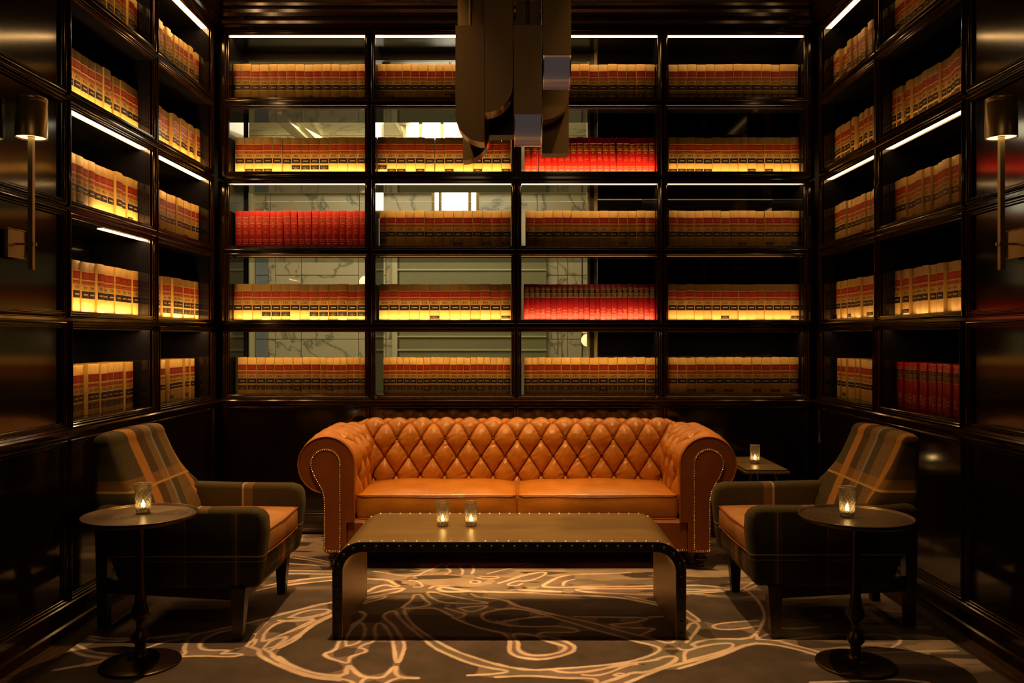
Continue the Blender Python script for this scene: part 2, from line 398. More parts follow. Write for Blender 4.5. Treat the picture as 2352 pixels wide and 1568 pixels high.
for Wl, key, a, b in ((BACK, 'back', -XW, XW), (LEFT, 'left', -1.5, YB), (RIGHT, 'right', -1.5, YB)):
    i = ('back', 'left', 'right').index(key)+1
    run(Wl, 'trim_%d' % i, DADO, a, b, M['moulding'])
    run(Wl, 'baseboard_'+key, BASE, a, b, M['moulding'])
    run(Wl, 'trim_%d' % (i+3), CORN, a, b, M['moulding'])

# ------------------------------------------------------------------ bookcases built into the walls
DEPTH = .36; NS = -.075
ORD = ['leftmost', 'second', 'third', 'rightmost']
def bookcase(Wl, u0, u1, label, group, back, led_m, levels=(0, 2, 4), extra=None):
    """levels: rows whose ceiling carries an LED strip (0 = lights down only)"""
    base = Wl.p((u0+u1)/2, RB[4], NS)
    t = thing('bookcase', label, 'bookcase', base, 0, group)
    w_ = .033
    for a, b in ((u0-w_, u0), (u1, u1+w_)):
        mb = MB(); Wl.box(mb, a, b, RB[4]-.03, RT[0]+.03, -DEPTH, -.021); mb.build('side_panel', M['inner'], t)
    mb = MB(); Wl.box(mb, u0, u1, RT[0]+.004, RT[0]+.03, -DEPTH, -.064 if 0 in levels else -.021); mb.build('top_panel', M['top_inner'], t)
    for r in range(4):
        n1 = -.064 if (r+1) in levels else -.021
        mb = MB(); Wl.box(mb, u0, u1, RT[r+1], RB[r], -DEPTH, n1); mb.build('shelf', M['inner'], t)
    mb = MB(); Wl.box(mb, u0, u1, RB[4]-.03, RB[4], -DEPTH, -.021); mb.build('shelf', M['inner'], t)
    for a, b in back:
        mb = MB(); Wl.box(mb, a, b, RB[4], RT[0]+.004, -DEPTH-.012, -DEPTH); mb.build('back_panel', M['inner'], t)
    for r in range(5):
        mb = MB(); Wl.frame(mb, u0, u1, RB[r], RT[r], PROFB if r == 4 else PROF); mb.build('frame_moulding', M['moulding'], t, fix=False)
    for r in levels:
        mb = MB()
        if r == 0:
            Wl.box(mb, u0+.002, u1-.002, RT[0]+.004, RT[0]+.018, -.062, -.022, 0)
            a = [Wl.p(u0+.002, RT[0]+.003, -.062), Wl.p(u1-.002, RT[0]+.003, -.062), Wl.p(u1-.002, RT[0]+.003, -.022), Wl.p(u0+.002, RT[0]+.003, -.022)]
            mb.add(a, [(0,1,2,3)], 1)
        else:
            z0, z1 = RT[r], RB[r-1]
            Wl.box(mb, u0+.002, u1-.002, z0+.006, z1-.010, -.062, -.022, 0)
            for z in (z0+.005, z1-.009):
                a = [Wl.p(u0+.002, z, -.062), Wl.p(u1-.002, z, -.062), Wl.p(u1-.002, z, -.022), Wl.p(u0+.002, z, -.022)]
                mb.add(a, [(0,1,2,3)], 1)
        mb.build('light_strip', [M['tin'], led_m], t, fix=False)
    if extra:
        r, a0, a1 = extra; mb = MB(); z0, z1 = RT[r], RB[r-1]
        for z in (z0-.002, z1+.002):
            a = [Wl.p(a0, z, -.062), Wl.p(a1, z, -.062), Wl.p(a1, z, -.022), Wl.p(a0, z, -.022)]; mb.add(a, [(0,1,2,3)], 1)
        Wl.box(mb, a0, a1, z0-.001, z1+.001, -.062, -.022, 0); mb.build('light_strip', [M['tin'], led_m], t, fix=False)
    return t
LEDL = led('led_strip_left', 26); LEDB = led('led_strip_back', 24); LEDB4 = led('led_strip_back_dim', 15); LEDR = led('led_strip_right', 5.5)
WX = .545                                         # right edge of the window behind the shelves
for i, (a, b) in enumerate(BC):
    bk = [] if i < 2 else ([(.600, b)] if i == 2 else [(a, b)])
    bookcase(BACK, a, b, ORD[i]+' of the four gloss black bookcase bays on the back wall', 'bookcase bays on the back wall', bk, LEDB4 if i == 3 else LEDB)
bookcase(LEFT, *SCOL[0], 'gloss black bookcase bay on the left wall, beside the sconce panel', 'bookcase bays on the side walls', [SCOL[0]], LEDL, extra=(3, 4.24, SCOL[0][1]-.002))
bookcase(LEFT, *SCOL[1], 'gloss black bookcase bay on the left wall, next to the back corner', 'bookcase bays on the side walls', [SCOL[1]], LEDL)
bookcase(RIGHT, *SCOL[0], 'gloss black bookcase bay on the right wall, beside the sconce panel', 'bookcase bays on the side walls', [SCOL[0]], LEDR)
bookcase(RIGHT, *SCOL[1], 'gloss black bookcase bay on the right wall, next to the back corner', 'bookcase bays on the side walls', [SCOL[1]], LEDR)

# ------------------------------------------------------------------ window behind the shelves and the marble hall beyond
YW = YB+DEPTH
win = struct('window_1')
mb = MB(); mb.box(-2.03, WX, YW+.014, YW+.05, 3.415, 3.52); mb.build('window_header', M['black_frame'], win)
mb = MB(); mb.box(WX, WX+.030, YW+.002, YW+.05, .90, 3.52); mb.build('window_post', M['black_frame'], win)
mb = MB(); mb.box(-1.9975, -1.980, YW+.002, YW+.02, .90, 3.52); mb.build('window_post', M['black_frame'], win)
mb = MB(); mb.box(WX-.018, WX-.001, YW+.03, YW+.07, .90, 3.52); mb.build('window_frame', M['cream'], win)
mb = MB(); mb.box(WX+.031, WX+.052, YW+.014, YW+.07, .90, 3.52); mb.build('window_frame', M['cream'], win)
mb = MB(); mb.box(-2.0, .6, YW+.014, YW+.07, .90, .955); mb.build('window_sill', M['black_frame'], win)
gm = mat('window_glass', (1, 1, 1), .02); n_ = N(gm)
tr = n_.n('ShaderNodeBsdfTransparent'); gl = n_.n('ShaderNodeBsdfGlossy'); gl.inputs['Roughness'].default_value = .02
lw = n_.n('ShaderNodeLayerWeight'); lw.inputs[0].default_value = .25
mx = n_.n('ShaderNodeMixShader'); n_.l(n_.math('MULTIPLY_ADD', lw.outputs['Fresnel'], .6, .02), mx.inputs[0]); n_.l(tr.outputs[0], mx.inputs[1]); n_.l(gl.outputs[0], mx.inputs[2])
n_.l(mx.outputs[0], gm.node_tree.nodes['Material Output'].inputs[0])
M['glass'] = gm
mb = MB(); mb.add([(-1.979, YW+.045, .955), (WX, YW+.045, .955), (WX, YW+.045, 3.415), (-1.979, YW+.045, 3.415)], [(0,1,2,3)]); mb.build('window_pane', M['glass'], win, fix=False)

YH = 10.0
hall = struct('wall_hall')
mb = MB(); mb.box(-5.2, 2.4, YH+.02, YH+.1, -.2, 3.6); mb.build('hall_backing', M['cream'], hall)
mb = MB(); mb.box(-5.3, -5.2, YW+.1, YH+.1, -.2, 3.6); mb.build('hall_side', M['cream'], hall)
mb = MB(); mb.box(2.4, 2.5, YW+.1, YH+.1, -.2, 3.6); mb.build('hall_side', M['cream'], hall)
mb = MB(); mb.box(-5.2, 2.4, YW+.1, YH+.1, -.25, -.2); mb.build('hall_floor', M['cream'], hall)
mb = MB(); mb.box(-5.3, 2.5, YW+.08, YH+.1, 3.5, 3.6); mb.build('hall_ceiling', M['hall_panel'], hall)
for x0, x1, z0, z1 in ((-5.3, -2.04, -.25, 3.6), (.62, 2.5, -.25, 3.6), (-2.04, .62, -.25, .9)):
    mb = MB(); mb.box(x0, x1, YW+.08, YW+.12, z0, z1); mb.build('hall_side', M['panel'], hall)
xs = [-3.14, -2.99, -2.90, -2.59, -1.90, -1.80, -1.57, -1.48]
zs = [-.2, .55, 1.35, 2.12, 2.40]
def block(x0, x1, z0, z1, m=None, y=YH, name='marble_block', dz=.006):
    mb = MB(); mb.box(x0+.003, x1-.003, y-.04-random.random()*.003, y+.02, z0+.003, z1-.003, cham=.003); return mb.build(name, m or M['marble'], hall, fix=False)
for i in range(len(xs)-1):
    for j in range(4):
        tile = i == 0
        if i in (1, 4, 6) and j in (1, 3): continue
        z1 = zs[j+2] if (i in (1, 4, 6) and j in (0, 2)) and j+2 < len(zs) else zs[j+1]
        block(xs[i], xs[i+1], zs[j], z1, M['hall_blue'] if tile else None, name='wall_tile' if tile else 'marble_block')
for x0, x1 in ((.36, .50), (.50, .62), (.62, .79), (.80, .95), (.95, 1.6), (1.6, 2.3)):
    for j in range(4): block(x0, x1, zs[j], zs[j+1])
mb = MB(); mb.box(-3.21, -3.145, YH-.14, YH, -.2, 3.3, cham=.005); mb.build('hall_pilaster', M['cream'], hall, fix=False)
for x0, x1 in ((-4.2, -3.22), (-5.1, -4.2)):
    for j in range(4): block(x0, x1, zs[j], zs[j+1])
for x0, x1 in ((-1.48, -.6), (-.6, .36)): block(x0, x1, 2.18, 2.40)
for k in range(7): block(-5.1+k*1.07, -5.1+(k+1)*1.07, 2.44, 3.10)       # frieze blocks above the moulding
mb = MB(); 
for k, (z, dd) in enumerate(((2.40, .07), (2.415, .06), (2.43, .075))): mb.box(-5.2, 2.4, YH-.04-dd, YH, z, z+.010)
mb.build('hall_moulding', M['marble'], hall, fix=False)
mb = MB(); mb.box(-5.2, 2.4, YH-.2, YH, 3.10, 3.5); mb.build('hall_cornice', M['cream'], hall)
for x0 in (-3.3, -2.25, -1.15, -.05, 1.05):                                  # coffer beams of the hall ceiling
    mb = MB(); mb.box(x0, x0+.20, YW+.12, YH, 3.40, 3.5); mb.box(x0+.05, x0+.15, YW+.12, YH, 3.36, 3.4); mb.build('ceiling_beam', M['cream'], hall)
for y0 in (7.4, 8.8):
    mb = MB(); mb.box(-5.2, 2.4, y0, y0+.18, 3.41, 3.5); mb.build('ceiling_beam', M['cream'], hall)
for i in range(8):
    for j in range(3):
        mb = MB(); mb.box(-5.1+i*.92, -5.1+i*.92+.9, 6.3+j*1.2, 6.3+j*1.2+1.18, 3.488, 3.5); mb.build('ceiling_slab', M['marble'], hall)
scr = thing('glazed_screen', 'olive glass screen with pale horizontal rails beyond the window, second bay', 'screen', (-.56, YH-.12, -.2))
mb = MB(); mb.box(-1.40, .36, YH-.10, YH-.08, -.2, 2.395); mb.build('glass_panel', M['hall_panel'], scr)
mb = MB(); mb.box(-1.48, -1.42, YH-.14, YH-.06, -.2, 2.395); mb.build('jamb', M['cream'], scr)
for z in (2.376, 2.172, 1.375, 1.215): mb = MB(); mb.box(-1.42, .36, YH-.125, YH-.10, z, z+.018); mb.build('rail', M['hall_rail'], scr)
lt = thing('hanging_lantern', 'large bright two-tier glass lantern hanging in the marble hall beyond the window', 'lantern', (-.56, 8.0, 2.55))
def tier(x0, x1, y0, y1, z0, z1, bars):
    mb = MB(); mb.box(x0+.015, x1-.015, y0+.015, y1-.015, z0+.01, z1-.01); mb.build('glass_panel', M['lantern_glass'], lt)
    for x in bars:
        mb = MB(); mb.box(x-.014, x+.014, y0-.012, y0+.016, z0, z1); mb.build('bar', M['lantern_bar'], lt)
    for z in (z0, z1-.02): mb = MB(); mb.box(x0-.02, x1+.02, y0-.015, y1+.015, z, z+.02); mb.build('rim', M['lantern_bar'], lt)
tier(-1.05, -.05, 7.8, 8.3, 2.95, 3.46, (-1.05, -.902, -.70, -.50, -.30, -.05)); tier(-.80, -.36, 7.86, 8.2, 2.55, 2.95, (-.79, -.724, -.443, -.368))
for x, z, lab in ((-1.64, 1.97, 'glowing round wall globe in the marble hall, seen beside the first stile'), (.775, 1.34, 'glowing round wall globe in the marble hall, seen beside the window post')):
    t = thing('wall_globe', lab, 'lamp', (x, 9.0, z-.07), 0, 'globes in the marble hall')
    mb = MB(); mb.lathe([(.0001, z-.07)]+[(.07*math.sin(a), z-.07*math.cos(a)) for a in np.linspace(.3, 2.9, 12)]+[(.0001, z+.07)], x, 9.0, 20); mb.build('globe', M['globe'], t)
    mb = MB(); mb.tube([(x, 9.0, z), (x, YH-.05, z)], .010); mb.build('bracket', M['lantern_bar'], t)

# ------------------------------------------------------------------ lettering
TXT = {}
def text_mesh(lines, size, lead=1.25, maxw=None, aspect=1.0, bold=False):
    """flat lettering in the XZ plane, centred; returns (verts, faces)"""
    key = (tuple(lines), size, lead, maxw, aspect)
    if key in TXT: return TXT[key]
    V = []; F = []
    for i, s_ in enumerate(lines):
        if not s_: continue
        c = bpy.data.curves.new('t', 'FONT'); c.body = s_; c.align_x = 'CENTER'; c.resolution_u = 1; c.size = 1.0
        if bold: c.offset = .012
        o = bpy.data.objects.new('t', c); me = o.to_mesh()
        vs = [v.co.copy() for v in me.vertices]; fs = [tuple(p.vertices) for p in me.polygons]
        o.to_mesh_clear(); bpy.data.objects.remove(o); bpy.data.curves.remove(c)
        if not vs: continue
        wd = max(v.x for v in vs)-min(v.x for v in vs); sc = size*1.35; sx = sc*aspect
        if maxw and wd*sx > maxw: sx = maxw/wd
        zc = -(i-(len(lines)-1)/2)*size*lead-size*.48
        o_ = len(V); V += [(v.x*sx, v.y*sc+zc) for v in vs]; F += [tuple(k+o_ for k in f) for f in fs]
    TXT[key] = (V, F); return TXT[key]

BW, BH, SAG = .050, .2545, .0028
def yy(x, off): return SAG*(2*x/BW)**2-off
def strip(mb, z0, z1, off, frac=.94, mi=0, thick=True, n=6):
    h = BW/2*frac; xs_ = [-h+2*h*i/n for i in range(n+1)]; vs = []
    for x in xs_: vs += [(x, yy(x, off), z0), (x, yy(x, off), z1)]
    mb.add(vs, [(2*i, 2*i+2, 2*i+3, 2*i+1) for i in range(n)], mi, True)
    if thick:
        for zz in (z0, z1):
            vs = []
            for x in xs_: vs += [(x, yy(x, off), zz), (x, yy(x, 0)+.0004, zz)]
            mb.add(vs, [(2*i, 2*i+2, 2*i+3, 2*i+1) for i in range(n)], mi)
def put_text(mb, lines, zc, size, off, mi=1, maxw=BW*.80, lead=1.25, aspect=.95, bold=False):
    V, F = text_mesh(lines, size, lead, maxw, aspect, bold)
    mb.add([(x, yy(x, off), z+zc) for x, z in V], F, mi)
def body_mesh(name, clothm, bands):
    mb = MB(); h = BW/2; n = 6; xs_ = [-h+2*h*i/n for i in range(n+1)]
    prof = [(0, .0022), (.002, .0), (BH-.002, 0), (BH, .0022)]
    vs = []
    for x in xs_:
        for z, dy in prof: vs.append((x, yy(x, 0)+dy, z))
    k = len(prof); mb.add(vs, [(i*k+j, (i+1)*k+j, (i+1)*k+j+1, i*k+j+1) for i in range(n) for j in range(k-1)], 0, True)
    for sx in (-1, 1): mb.box(min(sx*h, sx*(h-.0028)), max(sx*h, sx*(h-.0028)), .003, .172, 0, BH, 0)
    vs = []                                              # inside of the spine
    mb.box(-h+.003, h-.003, .006, .168, .004, BH-.006, 1)
    for z in bands: strip(mb, z-.0011, z+.0011, .0009, 1.0, 2)
    return mb.mesh(name, [clothm, M['pages'], M['band']])
def F_(a): return a*BH
BOOK = {}
tanbands = [F_(.812), F_(.645), F_(.620), F_(.545-.012), F_(.432), F_(.276)]
BOOK['tan'] = body_mesh('law_book_body', M['tan'], [F_(.812), F_(.642), F_(.432), F_(.274)])
BOOK['red'] = body_mesh('digest_body', M['red_cloth'], [])
BOOK['maroon'] = body_mesh('statute_body', M['maroon_cloth'], [])
def label_mesh(name, z0, z1, base, texts, ink, frac=.93, off=.0005):
    mb = MB(); strip(mb, F_(z0), F_(z1), off, frac, 0, False)
    for lines, zc, size, asp in texts: put_text(mb, lines, F_(zc), size, off+.0005, 1, BW*.84, 1.22, asp)
    return mb.mesh(name, [base, ink])
BOOK['title_F'] = label_mesh('title_label_two_line', .655, .799, M['red_label'], [(['FEDERAL', 'REPORTER'], .727, .0078, .95)], M['gold'])
BOOK['title_N'] = label_mesh('title_label_three_line', .655, .799, M['red_label'], [(['NORTH', 'EASTERN', 'REPORTER'], .727, .0066, .95)], M['gold'])
BOOK['series'] = label_mesh('series_label', .553, .610, M['red_label'], [(['2d Series'], .581, .0085, 1.0)], M['cream_gold'])
def key_mesh():
    mb = MB(); strip(mb, F_(.285), F_(.421), .0005, .94, 0, False); zc = F_(.353); off = .0010
    def q(pts): mb.add([(x, yy(x, off), zc+z) for x, z in pts], [tuple(range(len(pts)))], 1)
    d = .0058; e = .0036; cx = -.0092                    # diamond bow of the key, as a ring
    o_ = [(cx-d, 0), (cx, -d), (cx+d, 0), (cx, d)]; i_ = [(cx-e, 0), (cx, -e), (cx+e, 0), (cx, e)]
    for a in range(4): b = (a+1) % 4; q([o_[a], o_[b], i_[b], i_[a]])
    q([(-.004, -.0030), (.0135, -.0030), (.0150, -.0012), (.0150, .0012), (.0135, .0030), (-.004, .0030), (-.0052, .0015), (-.0052, -.0015)])
    V, F = text_mesh(['WEST'], .0036, 1, .015, 1.1)
    mb.add([(x+.005, yy(x+.005, off+.0004), z+zc+.0001) for x, z in V], F, 0)
    return mb.mesh('key_label', [M['black_label'], M['cream_gold']])
BOOK['key'] = key_mesh()
BOOK['low_N'] = label_mesh('lower_label', .115, .240, M['black_label'], [(['Illinois Decisions'], .222, .0035, 1.0), (['Cited'], .195, .0036, 1.0), (['Ill. App. 3d', 'Ill. Dec.'], .153, .0052, 1.0)], M['cream_gold'])
BOOK['low_L'] = label_mesh('lower_label_tall', .085, .240, M['black_label'], [(['Illinois Decisions'], .222, .0035, 1.0), (['89 N.E.', '12 Ill. App.', '6 Dec.'], .150, .0055, 1.0)], M['cream_gold'])
BOOK['low_F'] = label_mesh('foot_label', .045, .130, M['black_label'], [(['Volume', 'Federal Cases'], .0875, .0048, 1.0)], M['cream_gold'])
BOOK['low_T'] = label_mesh('foot_label_top_row', .010, .205, M['black_label'], [(['Illinois Decisions'], .185, .0035, 1.0), (['Cited', 'Ill. App. 3d', 'Ill. 2d', 'Ill. Dec.'], .095, .0052, 1.0)], M['cream_gold'])
def print_mesh(name, items, ink):
    mb = MB()
    for it in items:
        if it[0] == 'bar': _, z0, z1, fr = it; strip(mb, F_(z0), F_(z1), .0006, fr, 0, False)
        else: _, lines, zc, size, asp = it; put_text(mb, lines, F_(zc), size, .0007, 0, BW*.84, 1.15, asp)
    return mb.mesh(name, [ink])
NUM = {}
def num_mesh(s_):
    if s_ not in NUM:
        mb = MB(); put_text(mb, [s_], F_(.489), .0150, .0007, 0, BW*.7, 1, 1.0, True); NUM[s_] = mb.mesh('volume_number', [M['ink']])
    return NUM[s_]
BOOK['dig_title'] = print_mesh('digest_title', [('bar', .815, .835, .86), ('t', ["West's"], .795, .0060, 1.2), ('t', ['Illinois', 'Digest'], .725, .0115, 1.1), ('t', ['2d'], .665, .0070, 1.0), ('bar', .628, .642, .86), ('bar', .645, .655, .55)], M['cream_gold'])
BOOK['dig_foot'] = print_mesh('digest_imprint', [('bar', .197, .204, .86), ('t', ['KEY NUMBER'], .158, .0048, 1.0), ('t', ['WEST'], .092, .0075, 1.2)], M['cream_gold'])
SUB = [['Conflict', 'to', 'Corporations', 'Key 1120'], ['Appeal', '& Error', 'Key 1-250'], ['Assault', 'to', 'Attorney', 'Bail'], ['Criminal', 'Law', 'Key 100', 'to 499'], ['Table', 'of Cases']]
BOOK['dig_sub'] = [print_mesh('subject_print', [('t', l, .41, .0070, 1.0)], M['cream_gold']) for l in SUB]
def dnum(s_):
    k = 'D'+s_
    if k not in NUM:
        mb = MB(); put_text(mb, [s_], F_(.575), .0125, .0007, 0, BW*.6, 1, 1.0, True); NUM[k] = mb.mesh('volume_number', [M['cream_gold']])
    return NUM[k]
BOOK['stat_top'] = label_mesh('title_block', .645, .845, M['black_label'], [(['SMITH-', 'HURD'], .805, .0062, 1.1), (['ILLINOIS'], .750, .0088, 1.1), (['COMPILED', 'STATUTES', 'ANNOTATED'], .690, .0062, 1.0)], M['cream_gold'], .96)
BOOK['stat_rule'] = print_mesh('title_rules', [('t', ["West's"], .895, .0085, 1.1), ('bar', .853, .861, .9), ('bar', .630, .638, .9)], M['cream_gold'])
SUB2 = [['Chapters', '215', '& 220', 'Insurance'], ['Chapter', '5', 'General'], ['Chapter', '35', 'Revenue', 'to', 'Utilities', '1993'], ['Chapter', '65', 'Municipal', '', 'Pocket'], ['Chapter', '740', 'Civil', 'Liabilities']]
BOOK['stat_sub'] = [print_mesh('chapter_print', [('t', l, .24, .0090, 1.0)], M['cream_gold']) for l in SUB2]

ROWN = ['top', 'second', 'third', 'fourth', 'bottom']
NTH = ['first', 'second', 'third', 'fourth', 'fifth', 'sixth', 'seventh', 'eighth', 'ninth', 'tenth', 'eleventh', 'twelfth', 'thirteenth', 'fourteenth', 'fifteenth', 'sixteenth', 'seventeenth', 'eighteenth', 'nineteenth', 'twentieth', 'twenty-first', 'twenty-second', 'twenty-third', 'twenty-fourth']
NB = 0
def book(loc, rotz, width, kind, num, low, label, group, tilt=0.0, hs=1.0, dn=0.0, idx=0):
    global NB; NB += 1
    bodyk = {'F': 'tan', 'N': 'tan', 'D': 'red', 'S': 'maroon'}[kind]
    nm = {'F': 'law_report', 'N': 'regional_law_report', 'D': 'digest_volume', 'S': 'statute_volume'}[kind]
    o = bpy.data.objects.new(nm, BOOK[bodyk]); COL.objects.link(o)
    o.location = loc; o.rotation_euler = (0, tilt, rotz); o.scale = (width/BW*.985, 1, hs)

    tag(o, label, 'book', group)
    def ch(name, me): c = bpy.data.objects.new(name, me); COL.objects.link(c); c.parent = o
    if kind in 'FN':
        ch('title_label', BOOK['title_'+kind]); ch('series_label', BOOK['series'])
        if num: ch('volume_number', num_mesh(num))
        ch('emblem_label', BOOK['key'])
        if low: ch('lower_label', BOOK[low])
    elif kind == 'D':
        ch('title_print', BOOK['dig_title']); ch('volume_number', dnum(num)) if num else None
        ch('subject_print', BOOK['dig_sub'][idx % 5]); ch('imprint', BOOK['dig_foot'])
    else:
        ch('title_block', BOOK['stat_top']); ch('title_print', BOOK['stat_rule']); ch('chapter_print', BOOK['stat_sub'][(idx*3) % 5])
    return o
KN = {'F': 'tan law book', 'N': 'tan law book with three-line title', 'D': 'red digest volume', 'S': 'maroon statute volume'}
def shelf_books(wl, where, row, start, pitch, items, end=None):
    """items: (kind, number, lower label, width or None, tilt degrees)"""
    u = start; k = 0
    if wl is BACK:
        c0, c1 = min(BC, key=lambda c: abs((c[0]+c[1])/2-start-.45)); tot = sum((it[3] if len(it) > 3 and it[3] else pitch)+(it[5] if len(it) > 5 else 0) for it in items)
        u = max(start, c0+.003); f_ = min(1.0, (c1-.003-u)/tot)
        pitch *= f_; items = [list(it)[:3]+[(it[3]*f_ if len(it) > 3 and it[3] else None)]+list(it)[4:] for it in items]
    for it in items:
        kind, num, low, wd, tl, gp = (list(it)+[None]*6)[:6]; u += gp or 0
        wd = wd or pitch
        jit = 1+random.uniform(-.012, .012); ww = wd*min(.9992, .990*jit)
        dn = random.uniform(-.005, .005) if wl is BACK else random.choice((-.014, -.006, -.003, 0, 0, .003, .008, .012)); hs = 1+random.uniform(-.010, .008)
        kn = {'F': 'tan law book', 'N': 'tan regional law book', 'D': 'red digest volume', 'S': 'maroon statute volume'}[kind]
        lab = '%s%s, %s from left, %s shelf, %s' % (kn, ' numbered '+num if num else '', NTH[k], ROWN[row], where)
        grp = 'books on the %s shelf of %s' % (ROWN[row], where)
        c = u+wd/2; z = RB[row]+.0006
        th = math.radians(tl or 0)
        if wl is BACK: p = wl.p(c, z, NS+dn); rz = 0
        elif wl is LEFT: p = wl.p(c, z, NS+dn); rz = PI/2
        else: p = wl.p(-c, z, NS+dn); rz = -PI/2
        if th: z += abs(math.sin(th))*ww/2+.0003; p = (p[0], p[1], z)
        book(p, rz, ww, kind, num, low, lab, grp, th, hs, 0, k)
        u += wd; k += 1
def P(x): return (x-1186)/326.2
def S(kind, s_, low=None, **lows):
    out = []
    for i, q in enumerate(s_.split()):
        kd = kind; q0 = q
        if q[-1] in 'n*': kd = 'N' if q[-1] == 'n' else kd; q = q[:-1]
        l_ = low
        if i in lows.get('at', ()): l_ = lows['lab']
        out.append([kd, None if q == '_' else q, l_])
    return out
W_ = ['leftmost back bay', 'second back bay', 'third back bay', 'rightmost back bay']
B_ = lambda c, r, x, px, items: shelf_books(BACK, W_[c], r, P(x), px/326.2, items)
B_(0, 0, 530, 20.6, S('F', '824 823 826 825 822 819 942 941 948 945 949 959 958 957 956', at=(4, 8, 12), lab='low_F'))
it = S('F', '962 961 950 951 952 960 953 954 408n 407n 409n 410n 411n 412n 402n 401n', at=(1,), lab='low_F')
for q in it[8:]: q[2] = 'low_T'
B_(1, 0, 865, 19.3, it)
B_(2, 0, 1202, 21.6, S('N', '398 399 400 397 403 413 405 404 406 418 415 414 396 395', 'low_T'))
B_(3, 0, 1536, 21.3, S('N', '390 383 384 391 387 388 386 392 385 395 393 394 396 397', 'low_T'))
it = S('F', '818 940 947 946 943 944 382n 381n 389n 380n 877 875 874 876', at=(1, 2, 3), lab='low_F')
for q in it[6:10]: q[2] = 'low_N'
B_(0, 1, 540, 21.5, it)
it = S('F', '201n 859 858 643 642 641 640 639 638 637 649 647 552 646', at=(1, 2, 4, 7, 10, 13), lab='low_F'); it[0][2] = 'low_N'
it[6] += [None, None, .004]
B_(1, 1, 866, 22.0, it)
it = [[ 'D', q, None, None, (-.2 if i < 2 else -2.3 if i < 14 else 0), (.0105 if i == 2 else 0)] for i, q in enumerate('49 49A 48A 44A 45 45A 45B 45D 45C 47A 47 44B 48 46A 4 25 28 27A 26B 24A'.split())]
B_(2, 1, 1205, 15.1, it)
B_(3, 1, 1536, 20.1, S('F', '896 897 898 899 900 901 902 903 904 905 915 917 914 913 912', at=(0, 1, 2, 3, 4, 9, 11), lab='low_F'))
it = [['D', q, None, None, (-2.6 if q in ('3', '3A') else (-1.2 if q in ('2', '2A') else 0)), (.012 if q == '3' else 0)] for q in '6C 6A 5 5A 6 6B 4B 3 3A 2 2A 1A 1 7 7A 7B 8A 7C 8'.split()]
B_(0, 2, 540, 15.8, it)
it = S('F', '198n 644 652 651 550 650 645 563 657 656 655 654 653 567', at=(8, 11, 13), lab='low_F'); it[0][2] = 'low_N'
for q in it: q.append(22.2/326.2)
it[0][3] = 15/326.2
B_(1, 2, 872, 22.2, it)
B_(2, 2, 1207, 21.5, S('F', '401 402 403 404 405 409 410 407 406 408 411 413 414 412', at=(10,), lab='low_F'))
B_(3, 2, 1536, 20.1, S('F', '621 622 627 623 632 624 625 626 907 909 908 910 906 911 916', at=(8, 11, 14), lab='low_F'))
B_(0, 3, 535, 21.9, S('N', '584 585 586 578 579 580 581 582 575 576 577 572 573 574', at=(3, 4, 5, 8, 9, 10, 11, 12, 13), lab='low_N'))
B_(1, 3, 870, 23.4, S('F', '424 416 415 419 418 421 420 417 431 428 430 423 422', at=(5, 12), lab='low_F'))
B_(2, 3, 1203, 12.75, [['S', None, None] for _ in range(24)])
B_(3, 3, 1535, 20.1, S('F', '669 675 673 666 668 664 665 667 670 677 674 671 672 379 390', at=(6, 14), lab='low_F'))
it = S('N', '569 570 571 587 588 592 591 590 593 285 282 283 284 281 273 278', 'low_N'); it[6][2] = it[10][2] = 'low_L'
for i, q in enumerate(it): q.append((21.1 if i < 9 else 15.1)/326.2)
B_(0, 4, 546, 20, it)
it = S('N', '277 279 280 274 275 276 296 297 298 293 294 295 288 289 292 291 290 287 286', 'low_N'); it[6][2] = it[10][2] = it[14][2] = 'low_L'
B_(1, 4, 880, 15.4, it)
it = S('N', '300 302 299 301 672 674 670 671 668 669 667 666 673 676 675', 'low_N'); it[9][2] = 'low_L'
for i, q in enumerate(it): q.append((16 if i < 4 else 21.7)/326.2)
B_(2, 4, 1204, 20, it)
B_(3, 4, 1535, 21.4, S('F', '739 703 702 701 700 698 699 704 705 706 709 707 708 710', at=(2, 4, 6, 9, 11, 13), lab='low_F'))
# side walls: u runs away from the camera on the left wall, towards it on the right wall
LW = ['left wall sconce-side bay', 'left wall corner bay']; RW = ['right wall sconce-side bay', 'right wall corner bay']
def side(wl, where, row, c, items, a=0.0, b=0.0):
    y0, y1 = SCOL[c]; y0 += .03 if c == 0 else .12
    if wl is RIGHT: y0, y1 = -(SCOL[c][1]-b), -(SCOL[c][0]+(.03 if c == 0 else .12))
    else: y1 -= b
    n = len(items); shelf_books(wl, where, row, y0+a, (y1-y0-a-.004)/n, items)
side(LEFT, LW[0], 0, 0, S('F', '830 831 829 828 832 827 821 820 816 817 815 814', at=(4, 5), lab='low_F'))
side(LEFT, LW[0], 1, 0, S('F', '810 811 812 813 805 804 801 803 798 799 800 797', at=(10,), lab='low_F'))
side(LEFT, LW[0], 2, 0, S('F', '425 427 426 429 432 433 420 710 711 712 713 714', at=(2, 10), lab='low_F'))
side(LEFT, LW[0], 3, 0, S('N', '361 362 750 749 748 747 746 738 741 740 739 742', at=(0, 1), lab='low_N'))
side(LEFT, LW[0], 4, 0, S('N', '375 374 373 372 371 370 376 377 379 378 369 347', 'low_N'), b=.05)
side(LEFT, LW[1], 0, 1, S('N', '430 431 432 433 434 435 436 437 438 439 441', 'low_T'))
side(LEFT, LW[1], 1, 1, S('F', '835 836 837 833 834 838 839 840 841 842 843'))
side(LEFT, LW[1], 2, 1, S('F', '720 721 722 723 724 725 726 727 728 729 730', at=(2, 7), lab='low_F'))
